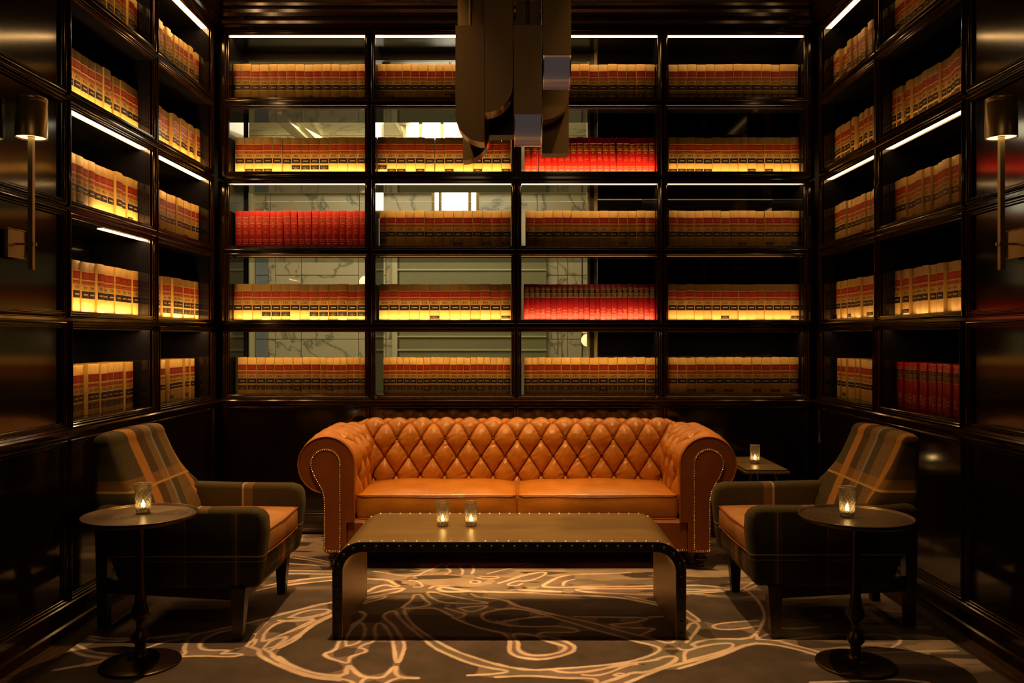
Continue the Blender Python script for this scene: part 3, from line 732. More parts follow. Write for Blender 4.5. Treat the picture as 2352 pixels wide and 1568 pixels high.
side(LEFT, LW[1], 3, 1, S('N', '440 442 443 444 445 446 447 448 449 450 451', 'low_N'))
side(LEFT, LW[1], 4, 1, S('F', '752 751 753 754 750 744 742 743 740 741', at=(3, 7, 9), lab='low_F'), b=.04)
side(RIGHT, RW[0], 0, 0, S('F', '657 658 659 660 661 662 663 664 665 666 667 668', at=(3, 5, 8), lab='low_F'))
side(RIGHT, RW[0], 1, 0, S('N', '456 453 454 455 452 451 449 450 448 447 446 444 445 443 442', 'low_N'))
side(RIGHT, RW[0], 2, 0, S('F', '518 526 521 524 525 520 519 517 508 509 510 511', at=(1, 3, 8), lab='low_F'))
side(RIGHT, RW[0], 3, 0, S('F', '668 670 669 506 500 560 505 507 561 566 565 564', at=(1, 2), lab='low_F'))
side(RIGHT, RW[0], 4, 0, [['S', None, None] for _ in range(17)])
side(RIGHT, RW[1], 0, 1, S('F', '901 902 903 904 905 906 907 908 909 910 911', at=(5, 7, 8, 9), lab='low_F'))
side(RIGHT, RW[1], 1, 1, S('N', '460 461 462 463 464 465 466 467 468 469 470 471 472 473 474', 'low_N'))
side(RIGHT, RW[1], 2, 1, S('F', '590 591 592 593 594 781 782 783 784 785 778 779', at=(8, 10), lab='low_F'))
side(RIGHT, RW[1], 3, 1, S('F', '880 881 882 883 884 885 886 887 888 889 890 891', at=(0, 4, 9, 10), lab='low_F'))
side(RIGHT, RW[1], 4, 1, S('F', '731 732 733 734 735 736 737 738 739 740 741', at=(2,), lab='low_F'), b=.06)
# ------------------------------------------------------------------ rug with drawn vein pattern (pile colours stored per vertex)
RUG="""1.1:-789,4078 -746,4053 -729,4004 -741,3941 -778,3864 -789,3791 -786,3706 -781,3612 -783,3554 -823,3523 -788,3474 -740,3444 -707,3420 -695,3426 -702,3486 -679,3511 -638,3548 -665,3586 -684,3586 -672,3625 -630,3665 -630,3720 -657,3820 -659,3895 -634,3902 -595,3820 -558,3706 -532,3599 -499,3426 -486,3432 -483,3561 -495,3652 -529,3748 -571,3864 -635,3972 -645,4020 -623,4070 -597,4078 -575,4004 -530,3910 -482,3820 -418,3706 -356,3586 -288,3511 -203,3426 -109,3368 -36,3346 -40,3323 -107,3307 -190,3296
1:-742,3612 -761,3679 -764,3791 -753,3895 -730,3910 -700,3835 -684,3720 -696,3652 -724,3619 -742,3612
1:-536,4335 -536,4243 -564,4154 -570,4120 -520,4120 -446,4154 -433,4189 -475,4261 -502,4345 -536,4335
1.1:-554,4086 -530,3988 -478,3864 -408,3748 -332,3639 -257,3548 -183,3486 -111,3426 -18,3368 94,3346
1:-551,4103 -465,4120 -398,4120 -324,4020 -287,3957 -203,3864 -123,3805 -46,3762 -25,3679 -29,3573 -24,3523 5,3486 97,3462
1:-147,4198 -220,4189 -305,4198 -379,4207 -450,4298 -477,4383 -436,4383 -373,4335 -252,4261 -147,4207
1:-288,4120 -229,4053 -171,4103 -140,4163 -212,4146 -288,4120
1:-240,4354 -202,4298 -138,4279 -51,4243 -17,4172 33,4120 115,4070
1:-11,4120 -104,4086 -158,4053 -172,3988 -137,3925 -79,3895 -26,3864
1:-79,3910 -21,3941 113,4004
1:-304,3972 -257,3988 -244,4037 -295,4070 -331,4103 -354,4120
1.6:-833,4627 -769,4616 -704,4595 -660,4512 -633,4492 -655,4471 -703,4512 -748,4492 -790,4393
1.4:-794,4345 -746,4373 -678,4432 -599,4461 -624,4383 -720,4326 -782,4279
1.6:-260,4393 -318,4383 -389,4393 -424,4441 -402,4471 -347,4451 -260,4393 -141,4383 123,4364
1:-258,4564 -244,4595 -216,4595 -196,4564 -213,4537 -244,4537 -258,4564
1:-219,4649 -182,4670 -119,4670 -94,4649 -137,4621 -193,4625 -219,4649
1:-820,4771 -759,4748 -654,4681 -560,4681 -536,4748 -481,4841 -438,4937
1:-466,4451 -446,4492 -368,4492
1:-592,4595 -541,4574 -498,4471 -553,4471
1:-405,4715 -372,4771 -418,4864 -398,4937
1:-310,4715 -309,4794 -333,4864
1:-254,4726 -246,4817 -264,4912
1:-165,4726 -90,4794 -26,4841 105,4888
1:-98,4543 -37,4595 38,4681 127,4748
1:-1158,4029 -1069,4103 -1014,4172 -938,4207
1:-1093,3988 -1044,4070 -986,4103 -937,4103 -915,4078 -929,4020 -1008,3972 -1093,3988
1:-1132,3941 -1049,3925 -953,3964 -981,3864 -1073,3734
1.4:-896,4020 -944,3925 -970,3820 -983,3679 -1031,3586
1:-1065,3706 -1033,3734 -1028,3679 -1042,3625
1.3:-1002,3486 -932,3403 -846,3334 -771,3301 -680,3290 -692,3391 -683,3391 -643,3323 -608,3279 -531,3269 -513,3323 -500,3385 -490,3380 -485,3312 -457,3274 -391,3269
1:-981,3414 -894,3346 -813,3290 -720,3269 -654,3247 -631,3216
1:-510,3216 -493,3247 -465,3269
1:-605,3216 -604,3258 -588,3269
1:-1239,4502 -1153,4543 -1021,4606
1:-1253,4553 -1172,4616 -1032,4660
1:-1318,4789 -1059,4778
1:-1301,4726 -1045,4717
1:-1359,4937 -1108,4883
1:-1384,5127 -1251,5062 -1129,4973
1:-1368,5067 -1237,5006 -1116,4919
1:-791,4207 -741,4279 -674,4326 -684,4279 -733,4234 -776,4189
1:-46,4243 5,4154 82,4103 162,4037 235,3988 307,3941 376,3895 470,3805 561,3734 627,3679 674,3639 724,3693 756,3706
1.1:-99,4103 -17,4120 82,4070 156,4004 222,3941 292,3880 368,3805 461,3734 526,3665 594,3625 626,3586 603,3535 520,3462 422,3414 281,3380 144,3357 54,3346 -14,3368 -83,3414
1.2:-92,3791 -51,3762 -25,3679 -34,3573 -19,3511 32,3468 102,3456 173,3486 237,3535 255,3586 248,3625 207,3679 150,3720 85,3734 35,3762 -15,3762 -15,3720 10,3652 5,3573 28,3523 80,3498 141,3511 200,3548 217,3599 195,3625 123,3679 100,3720
1:-95,3925 -16,3864 88,3850 176,3864 227,3850 277,3820 285,3791 238,3777 137,3784 101,3762 90,3720
1:-26,3864 -79,3925 37,3972 155,3996
1:279,3996 385,3988 641,3980 590,3925 507,3895 433,3887 465,3850 551,3835 649,3835 606,3791 569,3748
1:642,3988 719,3996
1.2:-79,3279 9,3290 75,3290 141,3279 184,3269 294,3269 318,3247 311,3222
1.2:144,3351 187,3323 254,3323 323,3346 419,3391 492,3426 574,3450 618,3486 662,3498 676,3474 648,3426 599,3380 522,3323 464,3323 428,3290 385,3258 333,3222
1:266,3301 318,3290 389,3334 446,3391 513,3414 446,3426 362,3368
1.2:428,3222 483,3269 518,3301 597,3368 699,3426 802,3474 888,3535 980,3612 1062,3645
1.1:701,3438 714,3523 736,3561 837,3625 915,3645 957,3639 934,3586 864,3535 781,3486 701,3438
1.1:703,3586 717,3561 768,3573 786,3612 764,3625 825,3679 904,3700 1036,3693 1091,3762
1:750,3652 789,3720 824,3791 856,3864 850,3910 816,3895 785,3820
1:839,4086 860,4004 873,3941 857,3918 836,3941 819,3988
1:1126,3864 1066,3835 988,3813 928,3820 913,3864 952,3895 1036,3918 1148,3941
1:390,3301 414,3318 435,3307 424,3290 397,3290 390,3301
1.5:650,4748 520,4726 329,4715 238,4660 184,4574 132,4481 203,4461 372,4471 583,4481 736,4492
1.5:727,4441 548,4441 370,4441 303,4422 393,4373 538,4354 710,4335
1.4:-106,4383 70,4364 244,4335 388,4316 502,4298 583,4261 661,4207 721,4163
1:568,4316 641,4261 717,4207
1:-92,4543 -50,4595 12,4681 108,4748 172,4760 164,4704 105,4616 43,4574 12,4595 -61,4512 0,4492 30,4532
1.3:12,4422 130,4412 265,4383 130,4393 12,4422
1:253,4492 264,4574 322,4616
1.6:919,4502 1009,4502 1092,4471 1154,4432 1078,4412 894,4383
1.3:904,4432 1111,4428
1:886,4345 1103,4393
1:1224,4455 1240,4291 1226,4104 1194,3974 1147,3872 1092,3757 1074,3693 1139,3757
1:1201,4429 1299,4549
1:1199,4390 1307,4495
1.1:662,3364 767,3432 901,3529 1026,3639 1103,3639 1186,3596 1257,3529 1299,3472 1314,3448
1:1074,3693 1149,3684 1223,3613 1282,3562 1323,3496
1:1230,3833 1332,3833 1414,3853
1:1147,3675 1325,3720 1439,3757 1535,3747 1638,3757 1716,3738 1709,3666 1632,3596
1:1314,3512 1482,3529 1640,3545 1899,3559
1:1768,4104 1847,4071 1921,4060
1:1150,3227 1327,3241 1498,3262 1607,3227
1:-1924,3705 -1842,3669 -1746,3669 -1640,3705 -1486,3741 -1441,3759 -1382,3815 -1275,3893 -1197,3973 -938,4214
1:-1925,3732 -1826,3701 -1696,3701 -1580,3732 -1497,3768
1:-1465,3705 -1442,3583 -1404,3518 -1446,3486
1:-1446,3486 -1330,3501 -1202,3486 -1152,3518 -1216,3526 -1262,3518 -1230,3567 -1320,3558 -1374,3583 -1400,3669 -1375,3759 -1316,3815
1:-1928,3626 -1832,3550 -1735,3518 -1674,3518 -1627,3550 -1554,3669 -1472,3705 -1444,3750
1.4:-1923,3575 -1848,3509 -1774,3486 -1712,3470 -1726,3439 -1792,3393 -1868,3348
1:-1186,3913 -1196,3815 -1176,3669 -1179,3600 -1147,3617 -1162,3687
1:-1125,3669 -1151,3778 -1131,3913 -1053,3953 -954,3973 -1021,3834 -1084,3705 -1118,3669
1.3:-1154,3600 -1106,3567 -1097,3518 -1041,3454 -921,3348 -816,3277 -695,3249
1.2:-1098,3583 -1046,3534 -1015,3470 -933,3393 -794,3305 -701,3277
1:-1097,3600 -1091,3687 -1037,3723 -1035,3669 -1053,3600 -1086,3583
1.4:-1056,3567 -1031,3634 -991,3723 -959,3854 -894,4015
1:-1096,3984 -1051,4079 -952,4112 -916,4079 -964,4015 -1038,3973 -1096,3984
1:-1382,4408 -1280,4511 -1023,4592
1:-1367,4485 -1263,4592 -1041,4676
1:-1630,3542 -1681,3470 -1763,3393"""
def chaikin(p, it=1):
    for _ in range(it):
        q = [p[0]]
        for a, b in zip(p[:-1], p[1:]): q.append(a*.75+b*.25); q.append(a*.25+b*.75)
        q.append(p[-1]); p = q
    return p
def make_rug():
    X0, X1, Y0, Y1 = -1.928, 1.928, 3.15, 5.675; st = .005
    nx = int((X1-X0)/st)+1; ny = int((Y1-Y0)/st)+1
    gx = np.linspace(X0, X1, nx); gy = np.linspace(Y0, Y1, ny)
    lines = []
    for ln in RUG.strip().split('\n'):
        w_, pts = ln.split(':'); pts = [np.array([float(a)/1000 for a in q.split(',')]) for q in pts.split()]
        lines.append((float(w_), chaikin(pts)))
    d1 = np.full((ny, nx), 9.0); n1 = np.full((ny, nx), 9.0); n2 = np.full((ny, nx), 9.0)
    R = .09
    for w_, pts in lines:
        dl = np.full((ny, nx), 9.0)
        for a, b in zip(pts[:-1], pts[1:]):
            i0 = max(0, int((min(a[0], b[0])-R-X0)/(gx[1]-gx[0]))); i1 = min(nx, int((max(a[0], b[0])+R-X0)/(gx[1]-gx[0]))+2)
            j0 = max(0, int((min(a[1], b[1])-R-Y0)/(gy[1]-gy[0]))); j1 = min(ny, int((max(a[1], b[1])+R-Y0)/(gy[1]-gy[0]))+2)
            if i1 <= i0 or j1 <= j0: continue
            xx, yy_ = np.meshgrid(gx[i0:i1], gy[j0:j1]); ab = b-a; L2 = max(ab@ab, 1e-9)
            t = np.clip(((xx-a[0])*ab[0]+(yy_-a[1])*ab[1])/L2, 0, 1)
            dd = np.hypot(xx-a[0]-t*ab[0], yy_-a[1]-t*ab[1])
            dl[j0:j1, i0:i1] = np.minimum(dl[j0:j1, i0:i1], dd)
        d1 = np.minimum(d1, dl/w_)
        lo = np.minimum(n1, dl); n2 = np.minimum(n2, np.maximum(n1, dl)); n1 = lo
    def vnoise(sx, sy, seed, octv=3):
        r = np.random.default_rng(seed); out = np.zeros((ny, nx)); amp = 1; tot = 0
        for o in range(octv):
            cx = max(2, int((X1-X0)/sx*2**o)+2); cy_ = max(2, int((Y1-Y0)/sy*2**o)+2)
            g = r.random((cy_+1, cx+1)); u = np.linspace(0, cx-1e-6, nx); v = np.linspace(0, cy_-1e-6, ny)
            iu = u.astype(int); iv = v.astype(int); fu = u-iu; fv = v-iv; fu = fu*fu*(3-2*fu); fv = fv*fv*(3-2*fv)
            A = g[iv][:, iu]; B = g[iv][:, iu+1]; C = g[iv+1][:, iu]; D = g[iv+1][:, iu+1]
            out += amp*((A*(1-fu)+B*fu)*(1-fv)[:, None]+(C*(1-fu)+D*fu)*fv[:, None]); tot += amp; amp *= .5
        return out/tot
    base = np.array([.075, .053, .043]); base2 = np.array([.135, .097, .078])
    m = vnoise(.5, .35, 1, 4)[..., None]; fine = vnoise(.05, .05, 2, 2)[..., None]
    c = base*(1-m)+base2*m; c = c*(.85+.3*fine)
    XX, YY = np.meshgrid(gx, gy)
    taupe = np.array([.29, .20, .175]); green = np.array([.24, .205, .15]); cream = np.array([.92, .69, .56])
    # woven lighter islands across the far half and the right-hand end
    far = np.clip((YY-4.22)/.22, 0, 1)*np.clip((4.98-YY)/.12+.3, .25, 1)*np.clip((XX+.85)/.25, .15, 1)
    right = np.clip((XX-1.15)/.3, 0, 1)*np.clip((YY-3.3)/.15, 0, 1)
    wn = vnoise(.55, .12, 11, 3); k = (far*.8+right*.55)
    isl = np.clip((wn*1.25-.62+k*.28)*26, 0, 1)*np.clip(k*2.2, 0, 1)
    c = c*(1-isl[..., None])+(green if False else (.28, .22, .165))*isl[..., None]
    isl2 = np.clip((vnoise(.4, .10, 12, 3)*1.25-.70+k*.22)*26, 0, 1)*np.clip(k*2.2, 0, 1)
    c = c*(1-isl2[..., None])+np.array([.48, .36, .27])*isl2[..., None]
    wl_ = np.clip((-XX-1.13)/.05, 0, 1)*np.clip((YY-5.02-.25*(XX+1.5))/.03, 0, 1)*np.clip((wn-.30)*30, 0, 1); c = c*(1-wl_[..., None])+np.array([.56, .42, .33])*wl_[..., None]
    dk = np.clip((vnoise(.35, .10, 14, 3)*1.2-.74)*30, 0, 1)*np.clip(k*2, 0, 1)
    c = c*(1-dk[..., None])+np.array([.10, .075, .05])*dk[..., None]
    msk = d1 < .0085; fill = np.zeros((ny, nx), bool); hst = gx[1]-gx[0]
    for k in range(10):
        a_ = PI*k/10; dists = []
        for sg in (1, -1):
            dd = np.full((ny, nx), 9.0)
            for m_ in range(15, 0, -1):
                sxp = int(round(sg*m_*math.cos(a_))); syp = int(round(sg*m_*math.sin(a_)))
                sm = np.roll(np.roll(msk, -syp, 0), -sxp, 1); dd[sm] = m_*hst
            dists.append(dd)
        fill |= (dists[0]+dists[1]) < .080
    fill = fill.astype(float)
    fill = (fill+np.roll(fill, 1, 0)+np.roll(fill, -1, 0)+np.roll(fill, 1, 1)+np.roll(fill, -1, 1))/5
    fill = np.clip(fill*2.2-.7, 0, 1)
    gmix = np.clip((vnoise(.3, .25, 5, 2)-.5)*14, 0, 1)[..., None]
    fc = taupe*(1-gmix)+green*gmix; c = c*(1-fill[..., None])+fc*fill[..., None]
    wob = vnoise(.05, .05, 9, 2)
    ln = np.clip((.0078+(wob-.5)*.006-d1)/.0050+.5, 0, 1)
    c = c*(1-ln[..., None])+cream*ln[..., None]
    mb_v = np.zeros((ny*nx, 3)); mb_v[:, 0] = XX.ravel(); mb_v[:, 1] = YY.ravel(); mb_v[:, 2] = .012
    idx = np.arange(ny*nx).reshape(ny, nx)
    q = np.stack([idx[:-1, :-1], idx[:-1, 1:], idx[1:, 1:], idx[1:, :-1]], -1).reshape(-1, 4)
    me = bpy.data.meshes.new('rug'); me.vertices.add(len(mb_v)); me.vertices.foreach_set('co', mb_v.ravel())
    me.loops.add(q.size); me.loops.foreach_set('vertex_index', q.ravel().astype(np.int32))
    me.polygons.add(len(q)); me.polygons.foreach_set('loop_start', np.arange(0, q.size, 4, dtype=np.int32))
    me.update(calc_edges=True)
    at = me.color_attributes.new('pile', 'FLOAT_COLOR', 'POINT')
    at.data.foreach_set('color', np.concatenate([c.reshape(-1, 3), np.ones((ny*nx, 1))], 1).ravel().astype(np.float32))
    m_ = mat('wool_rug', (.3,.2,.1), .92, spec=.1, sheen=.2); n = N(m_)
    a = n.n('ShaderNodeAttribute'); a.attribute_name = 'pile'
    f = n.noise(n.coord('Object'), 350, 2); cc = n.mix(1.0, a.outputs['Color'], n.ramp(f, [(.3, (.82,.82,.82)), (.7, (1.15,1.15,1.15))]), 'MULTIPLY')
    f2 = n.noise(n.coord('Object'), 5, 4); cc = n.mix(1.0, cc, n.ramp(f2, [(.3, (.75,.75,.75)), (.7, (1.2,1.2,1.2))]), 'MULTIPLY')
    n.l(cc, n.b.inputs['Base Color']); n.bump(n.noise(n.coord('Object'), 420, 2), .35, .002)
    me.materials.append(m_)
    t = thing('rug', 'large dark wool rug with cream branching vein pattern on the oak floor', 'rug', (0, 4.4, 0))
    o = link('pile', me, t, (0, -4.4, 0))
    m2 = noisy('rug_plain', (.13,.095,.065), (.17,.125,.085), 5, .92)
    mb = MB(); mb.box(X0, X1, 2.2, Y0, -.0002, .012); mb.build('pile', m2, t)
    mb = MB()
    for a_ in ((X0-.003, X0+.0005, 2.2, Y1+.003), (X1-.0005, X1+.003, 2.2, Y1+.003)): mb.box(a_[0], a_[1], a_[2], a_[3], 0, .0115)
    mb.box(X0, X1, Y1-.0005, Y1+.003, 0, .0115); mb.build('binding', m2, t)
make_rug()
ZR = .012

# ------------------------------------------------------------------ chesterfield sofa
def tufted(path, u0, u1, px, ps, amp, off=0.0, du=.0039, ds=.0039, ramp0=None, wr=None):
    """cushioned surface: path = list of (y_or_x, z) profile points with outward normals found from it; returns rows of (u, a, z) and button points"""
    pts = [Vector((p[0], p[1])) for p in path]; seg = [(b-a).length for a, b in zip(pts[:-1], pts[1:])]; tot = sum(seg)
    ns = int(tot/ds); nu = int((u1-u0)/du)
    def at(s):
        k = 0
        while k < len(seg)-1 and s > seg[k]: s -= seg[k]; k += 1
        t = min(1, s/seg[k]); return pts[k].lerp(pts[k+1], t)
    def nrm(s):
        a = at(max(0, s-.012)); b = at(min(tot, s+.012)); d = (b-a).normalized(); return Vector((-d.y, d.x))
    rows = []
    for i in range(ns+1):
        s = tot*i/ns; p = at(s); n = nrm(s); row = []
        for j in range(nu+1):
            u = u0+(u1-u0)*j/nu
            a = (u-off)/px+s/(2*ps); b = (u-off)/px-s/(2*ps)
            sa = abs(math.sin(PI*a)); sb = abs(math.sin(PI*b))
            h = .40*min(1, min(sa, sb)/.13)**.6+.60*(sa*sb)**.55
            dist = math.hypot(((a+b)/2-round((a+b)/2))*px, ((a-b)/2-round((a-b)/2))*2*ps)
            a2 = (a+b)/2+.5; b2 = (a-b)/2+.5
            dist = min(dist, math.hypot((a2-round(a2))*px, (b2-round(b2))*2*ps))
            th_ = math.atan2((s/ps-round(s/ps)), (u/px*2-round(u/px*2))+1e-6); h *= 1-.16*abs(math.sin(3.5*th_+u*9))*math.exp(-(dist/.030)**2)
            h *= min(1.0, .12+dist/.018)
            fold = .0022*math.sin(46*u+31*s+7*math.sin(19*u-23*s))*math.exp(-(dist/.05)**2)*min(1, dist/.015)
            d = amp*h+fold+.0016*math.sin(u*37+s*53)*h
            if ramp0: d = d*ramp0(u)+.020*(1-ramp0(u))
            q = p+n*d; row.append((u, q.x, q.y))
        rows.append(row)
    btn = []
    for k in range(int(tot/ps)+1):
        s = k*ps
        if s < .03 or s > tot-.02: continue
        i0 = math.floor((u0-off)/px)-1
        for i in range(i0, i0+60):
            u = off+(i+(.5 if k % 2 else 0))*px
            if u0+.03 < u < u1-.03 and (not ramp0 or ramp0(u) > .6):
                p = at(s); n = nrm(s); q = p+n*.009; btn.append((u, q.x, q.y, n.x, n.y))
    return rows, btn
def arc(cx, cz, r, a0, a1, n): return [(cx+r*math.cos(math.radians(a0+(a1-a0)*i/n)), cz+r*math.sin(math.radians(a0+(a1-a0)*i/n))) for i in range(n+1)]
def cushion(mb, x0, x1, y0, y1, z0, z1, r=.03, crown=.02, n=22, mi=0, wob=0.0, seed=0):
    """soft box: subdivided cube with rounded edges and a crowned top"""
    hx, hy, hz = (x1-x0)/2, (y1-y0)/2, (z1-z0)/2; cx, cy_, cz = (x0+x1)/2, (y0+y1)/2, (z0+z1)/2
    def m3(p):
        q = [p[0]*hx, p[1]*hy, p[2]*hz]; inner = [max(-h+r, min(h-r, v)) for v, h in zip(q, (hx, hy, hz))]
        d = Vector(q)-Vector(inner); v = Vector(inner)+(d.normalized()*r if d.length > 1e-6 else Vector((0,0,0)))
        fx = 1-min(1, abs(p[0]))**4; fy = 1-min(1, abs(p[1]))**4
        v.z += crown*fx*fy*(1 if p[2] > 0 else .3*(-1))*(abs(p[2])**2)
        b = (1-abs(p[2])**2)*.5*crown; v.x += b*p[0]**5*(1-p[1]**4); v.y += b*p[1]**5*(1-p[0]**4)
        if wob: v.z += wob*fx*fy*math.sin(v.x*13+seed)*math.sin(v.y*17+seed*2)
        return (v.x+cx, v.y+cy_, v.z+cz)
    for ax in range(3):
        for sg in (-1, 1):
            rows = []
            for i in range(n+1):
                row = []
                for j in range(n+1):
                    a = math.sin((2*i/n-1)*PI/2*.92)/math.sin(PI/2*.92); b = math.sin((2*j/n-1)*PI/2*.92)/math.sin(PI/2*.92); p = [0, 0, 0]; p[ax] = sg; p[(ax+1) % 3] = a; p[(ax+2) % 3] = b
                    row.append(m3(p))
                rows.append(row)
            mb.grid(rows, mi)
def weld(o, d=.0004):
    bm = bmesh.new(); bm.from_mesh(o.data); bmesh.ops.remove_doubles(bm, verts=bm.verts, dist=d); bmesh.ops.recalc_face_normals(bm, faces=bm.faces); bm.to_mesh(o.data); bm.free()
BTN = None
def buttons(t, lst, axis, sh):
    global BTN
    if BTN is None:
        mb = MB(); mb.lathe([(.0001, .006), (.004, .0055), (.0095, .003), (.0115, 0), (.0115, -.006)], 0, 0, 12, cap=False); BTN = mb.mesh('button', [M['button']])
    for u, a, z, na, nz in lst:
        o = bpy.data.objects.new('button', BTN); COL.objects.link(o); o.parent = t
        if axis == 'x': loc = Vector((u, a, z)); n = Vector((0, na, nz))
        else: loc = Vector((a, u, z)); n = Vector((na, 0, nz))
        o.location = loc-sh; o.rotation_euler = n.to_track_quat('Z', 'Y').to_euler()

SX = .005; SY = 5.25
sofa = thing('chesterfield_sofa', 'cognac leather chesterfield sofa with deep button tufting and nailhead trim, against the back wall', 'sofa', (SX, SY, ZR))
sh = Vector(sofa['_w'])
XA = 1.115; RO = .163; ZC = .622
# tufted back: up from the seat, then a roll over to the rear
pb = [(5.322, .367), (5.335, .50), (5.352, .60), (5.365, .66)]+arc(5.478, .675, .112, 178, 20, 14)+[(5.585, .66)]
rows, bt = tufted(pb, SX-1.045, SX+1.045, .1555, .114, .052, off=SX-.07775, ramp0=lambda u: max(0.0, min(1.0, (1.045-abs(u-SX))/.05)))
mb = MB(); mb.grid(rows); mb.v = [(u, y, z) for u, y, z in mb.v]
BKO = o = mb.build('backrest', M['leather'], sofa, fix=False); weld(o, 1e-5)
buttons(o, bt, 'x', sh)
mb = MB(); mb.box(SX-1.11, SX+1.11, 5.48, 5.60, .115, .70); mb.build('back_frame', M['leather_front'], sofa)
# arms
for sg in (-1, 1):
    cx = SX+sg*1.107
    prof = [(.966, .33), (.966, .50), (.966, .60)]+arc(1.107, ZC, RO-.022, 180, 0, 18)[1:]+arc(1.107, ZC, RO-.022, 0, -62, 7)[1:]
    prof = [(p, z) for p, z in prof]
    rmp = lambda u: max(0.0, min(1.0, (u-4.86)/.07))
    rows, bt = tufted(prof, 4.815, 5.46,   .150, .112, .054, off=4.815+.09, ramp0=rmp)
    mb = MB(); mb.grid([[(SX+sg*a, u, z) for u, a, z in r] for r in rows]); o = mb.build('armrest', M['leather'], sofa, fix=False); weld(o, 1e-5)
    buttons(o, [(u, SX+sg*a, z, sg*na, nz) for u, a, z, na, nz in bt], 'y', sh)
    # front facing: outer band and raised inner panel
    def outline(r, inner, foot, zb):
        c = arc(1.107, ZC, r, 0 if False else 0, 0, 1)[:1]
        pts = [(inner, zb)]+[(inner, ZC)]+[p for p in arc(1.107, ZC, r, 180, -118, 40)[1:] if not (p[0] < foot and p[1] < ZC)]
        return pts
    band = [(.944, .29), (.944, ZC)]+arc(1.107, ZC, RO, 180, 0, 26)[1:]+arc(1.107, ZC, RO, 0, -84, 14)[1:]+[(1.118, .455), (1.118, .115), (.99, .115), (.99, .285)]
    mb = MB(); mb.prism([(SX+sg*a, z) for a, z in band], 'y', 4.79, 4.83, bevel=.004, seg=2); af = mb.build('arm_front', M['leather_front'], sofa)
    edge = [(SX+sg*a, 4.789, z) for a, z in band[:-3]]
    mb = MB(); mb.tube(edge, .0035, 6); mb.build('piping', M['piping'], af, sh, fix=False)
    ip = [(1.018, .125), (1.018, ZC-.02)]+arc(1.109, ZC+.005, .091, 175, -25, 22)
    ip += [(1.175, .548), (1.152, .512), (1.132, .475), (1.124, .44), (1.120, .40), (1.120, .125)]
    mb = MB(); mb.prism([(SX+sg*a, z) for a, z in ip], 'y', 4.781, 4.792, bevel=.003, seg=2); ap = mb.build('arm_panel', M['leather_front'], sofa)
    nl = MB(); L_ = [Vector((a, z)) for a, z in ip]; cen = Vector((1.07, .5)); pos = []; acc = 0
    loop = L_+[L_[0]]
    for a, b in zip(loop[:-1], loop[1:]):
        d = (b-a).length
        while acc < d: pos.append(a.lerp(b, acc/d)); acc += .0128
        acc -= d
    for p in pos:
        q = p+(Vector((1.07, min(p.y, .62)))-p).normalized()*.007
        nl.lathe([(.0001, .0048), (.003, .004), (.005, .0016), (.0055, 0)], 0, 0, 8, cap=False)
        k = 4*8
        for i in range(len(nl.v)-k, len(nl.v)):
            x, y, z = nl.v[i]; nl.v[i] = (SX+sg*q.x+x, 4.781-z, q.y+y)
    o = nl.build('nailhead_trim', M['nail'], ap, sh, fix=False); o['kind'] = 'stuff'
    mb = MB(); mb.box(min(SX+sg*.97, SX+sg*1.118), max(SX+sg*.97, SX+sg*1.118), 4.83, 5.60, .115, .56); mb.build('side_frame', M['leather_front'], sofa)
    for y in (4.880, 5.52):
        mb = MB(); mb.lathe([(.018, 0), (.024, .003), (.026, .012), (.020, .020), (.030, .030), (.038, .042), (.040, .055), (.030, .066), (.026, .072), (.044, .082), (.052, .094), (.050, .1035)], SX+sg*1.078, y, 24)
        mb.v = [(x, y_, z+ZR) for x, y_, z in mb.v]; mb.build('foot', M['foot_wood'], sofa)
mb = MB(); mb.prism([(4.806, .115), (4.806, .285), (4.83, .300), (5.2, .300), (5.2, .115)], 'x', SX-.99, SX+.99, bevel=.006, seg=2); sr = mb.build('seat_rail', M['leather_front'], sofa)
nl = MB()
for i in range(152):
    x = SX-.985+i*.01305
    nl.lathe([(.0001, .0048), (.003, .004), (.005, .0016), (.0055, 0)], 0, 0, 8, cap=False)
    for k in range(len(nl.v)-32, len(nl.v)): a, b, c = nl.v[k]; nl.v[k] = (x+a, 4.806-c, .126+b)
o = nl.build('nailhead_trim', M['nail'], sr, sh, fix=False); o['kind'] = 'stuff'
for k, (a, b) in enumerate(((SX-.940, SX-.003), (SX+.003, SX+.940))):
    mb = MB(); cushion(mb, a, b, 4.835, 5.36, .296, .440, r=.022, crown=.030, n=30, wob=.004, seed=k*3+1)
    o = mb.build('seat_cushion', M['leather'], sofa, fix=False); weld(o)
    for z in (.437, .302):
        mb = MB(); mb.tube([(a+.012, 5.3, z), (a+.004, 4.86, z), (a+.010, 4.838, z), (a+.03, 4.832, z), ((a+b)/2, 4.8265, z), (b-.03, 4.832, z), (b-.010, 4.838, z), (b-.004, 4.86, z), (b-.012, 5.3, z)], .0045, 6); mb.build('piping', M['piping'], o, sh, fix=False)

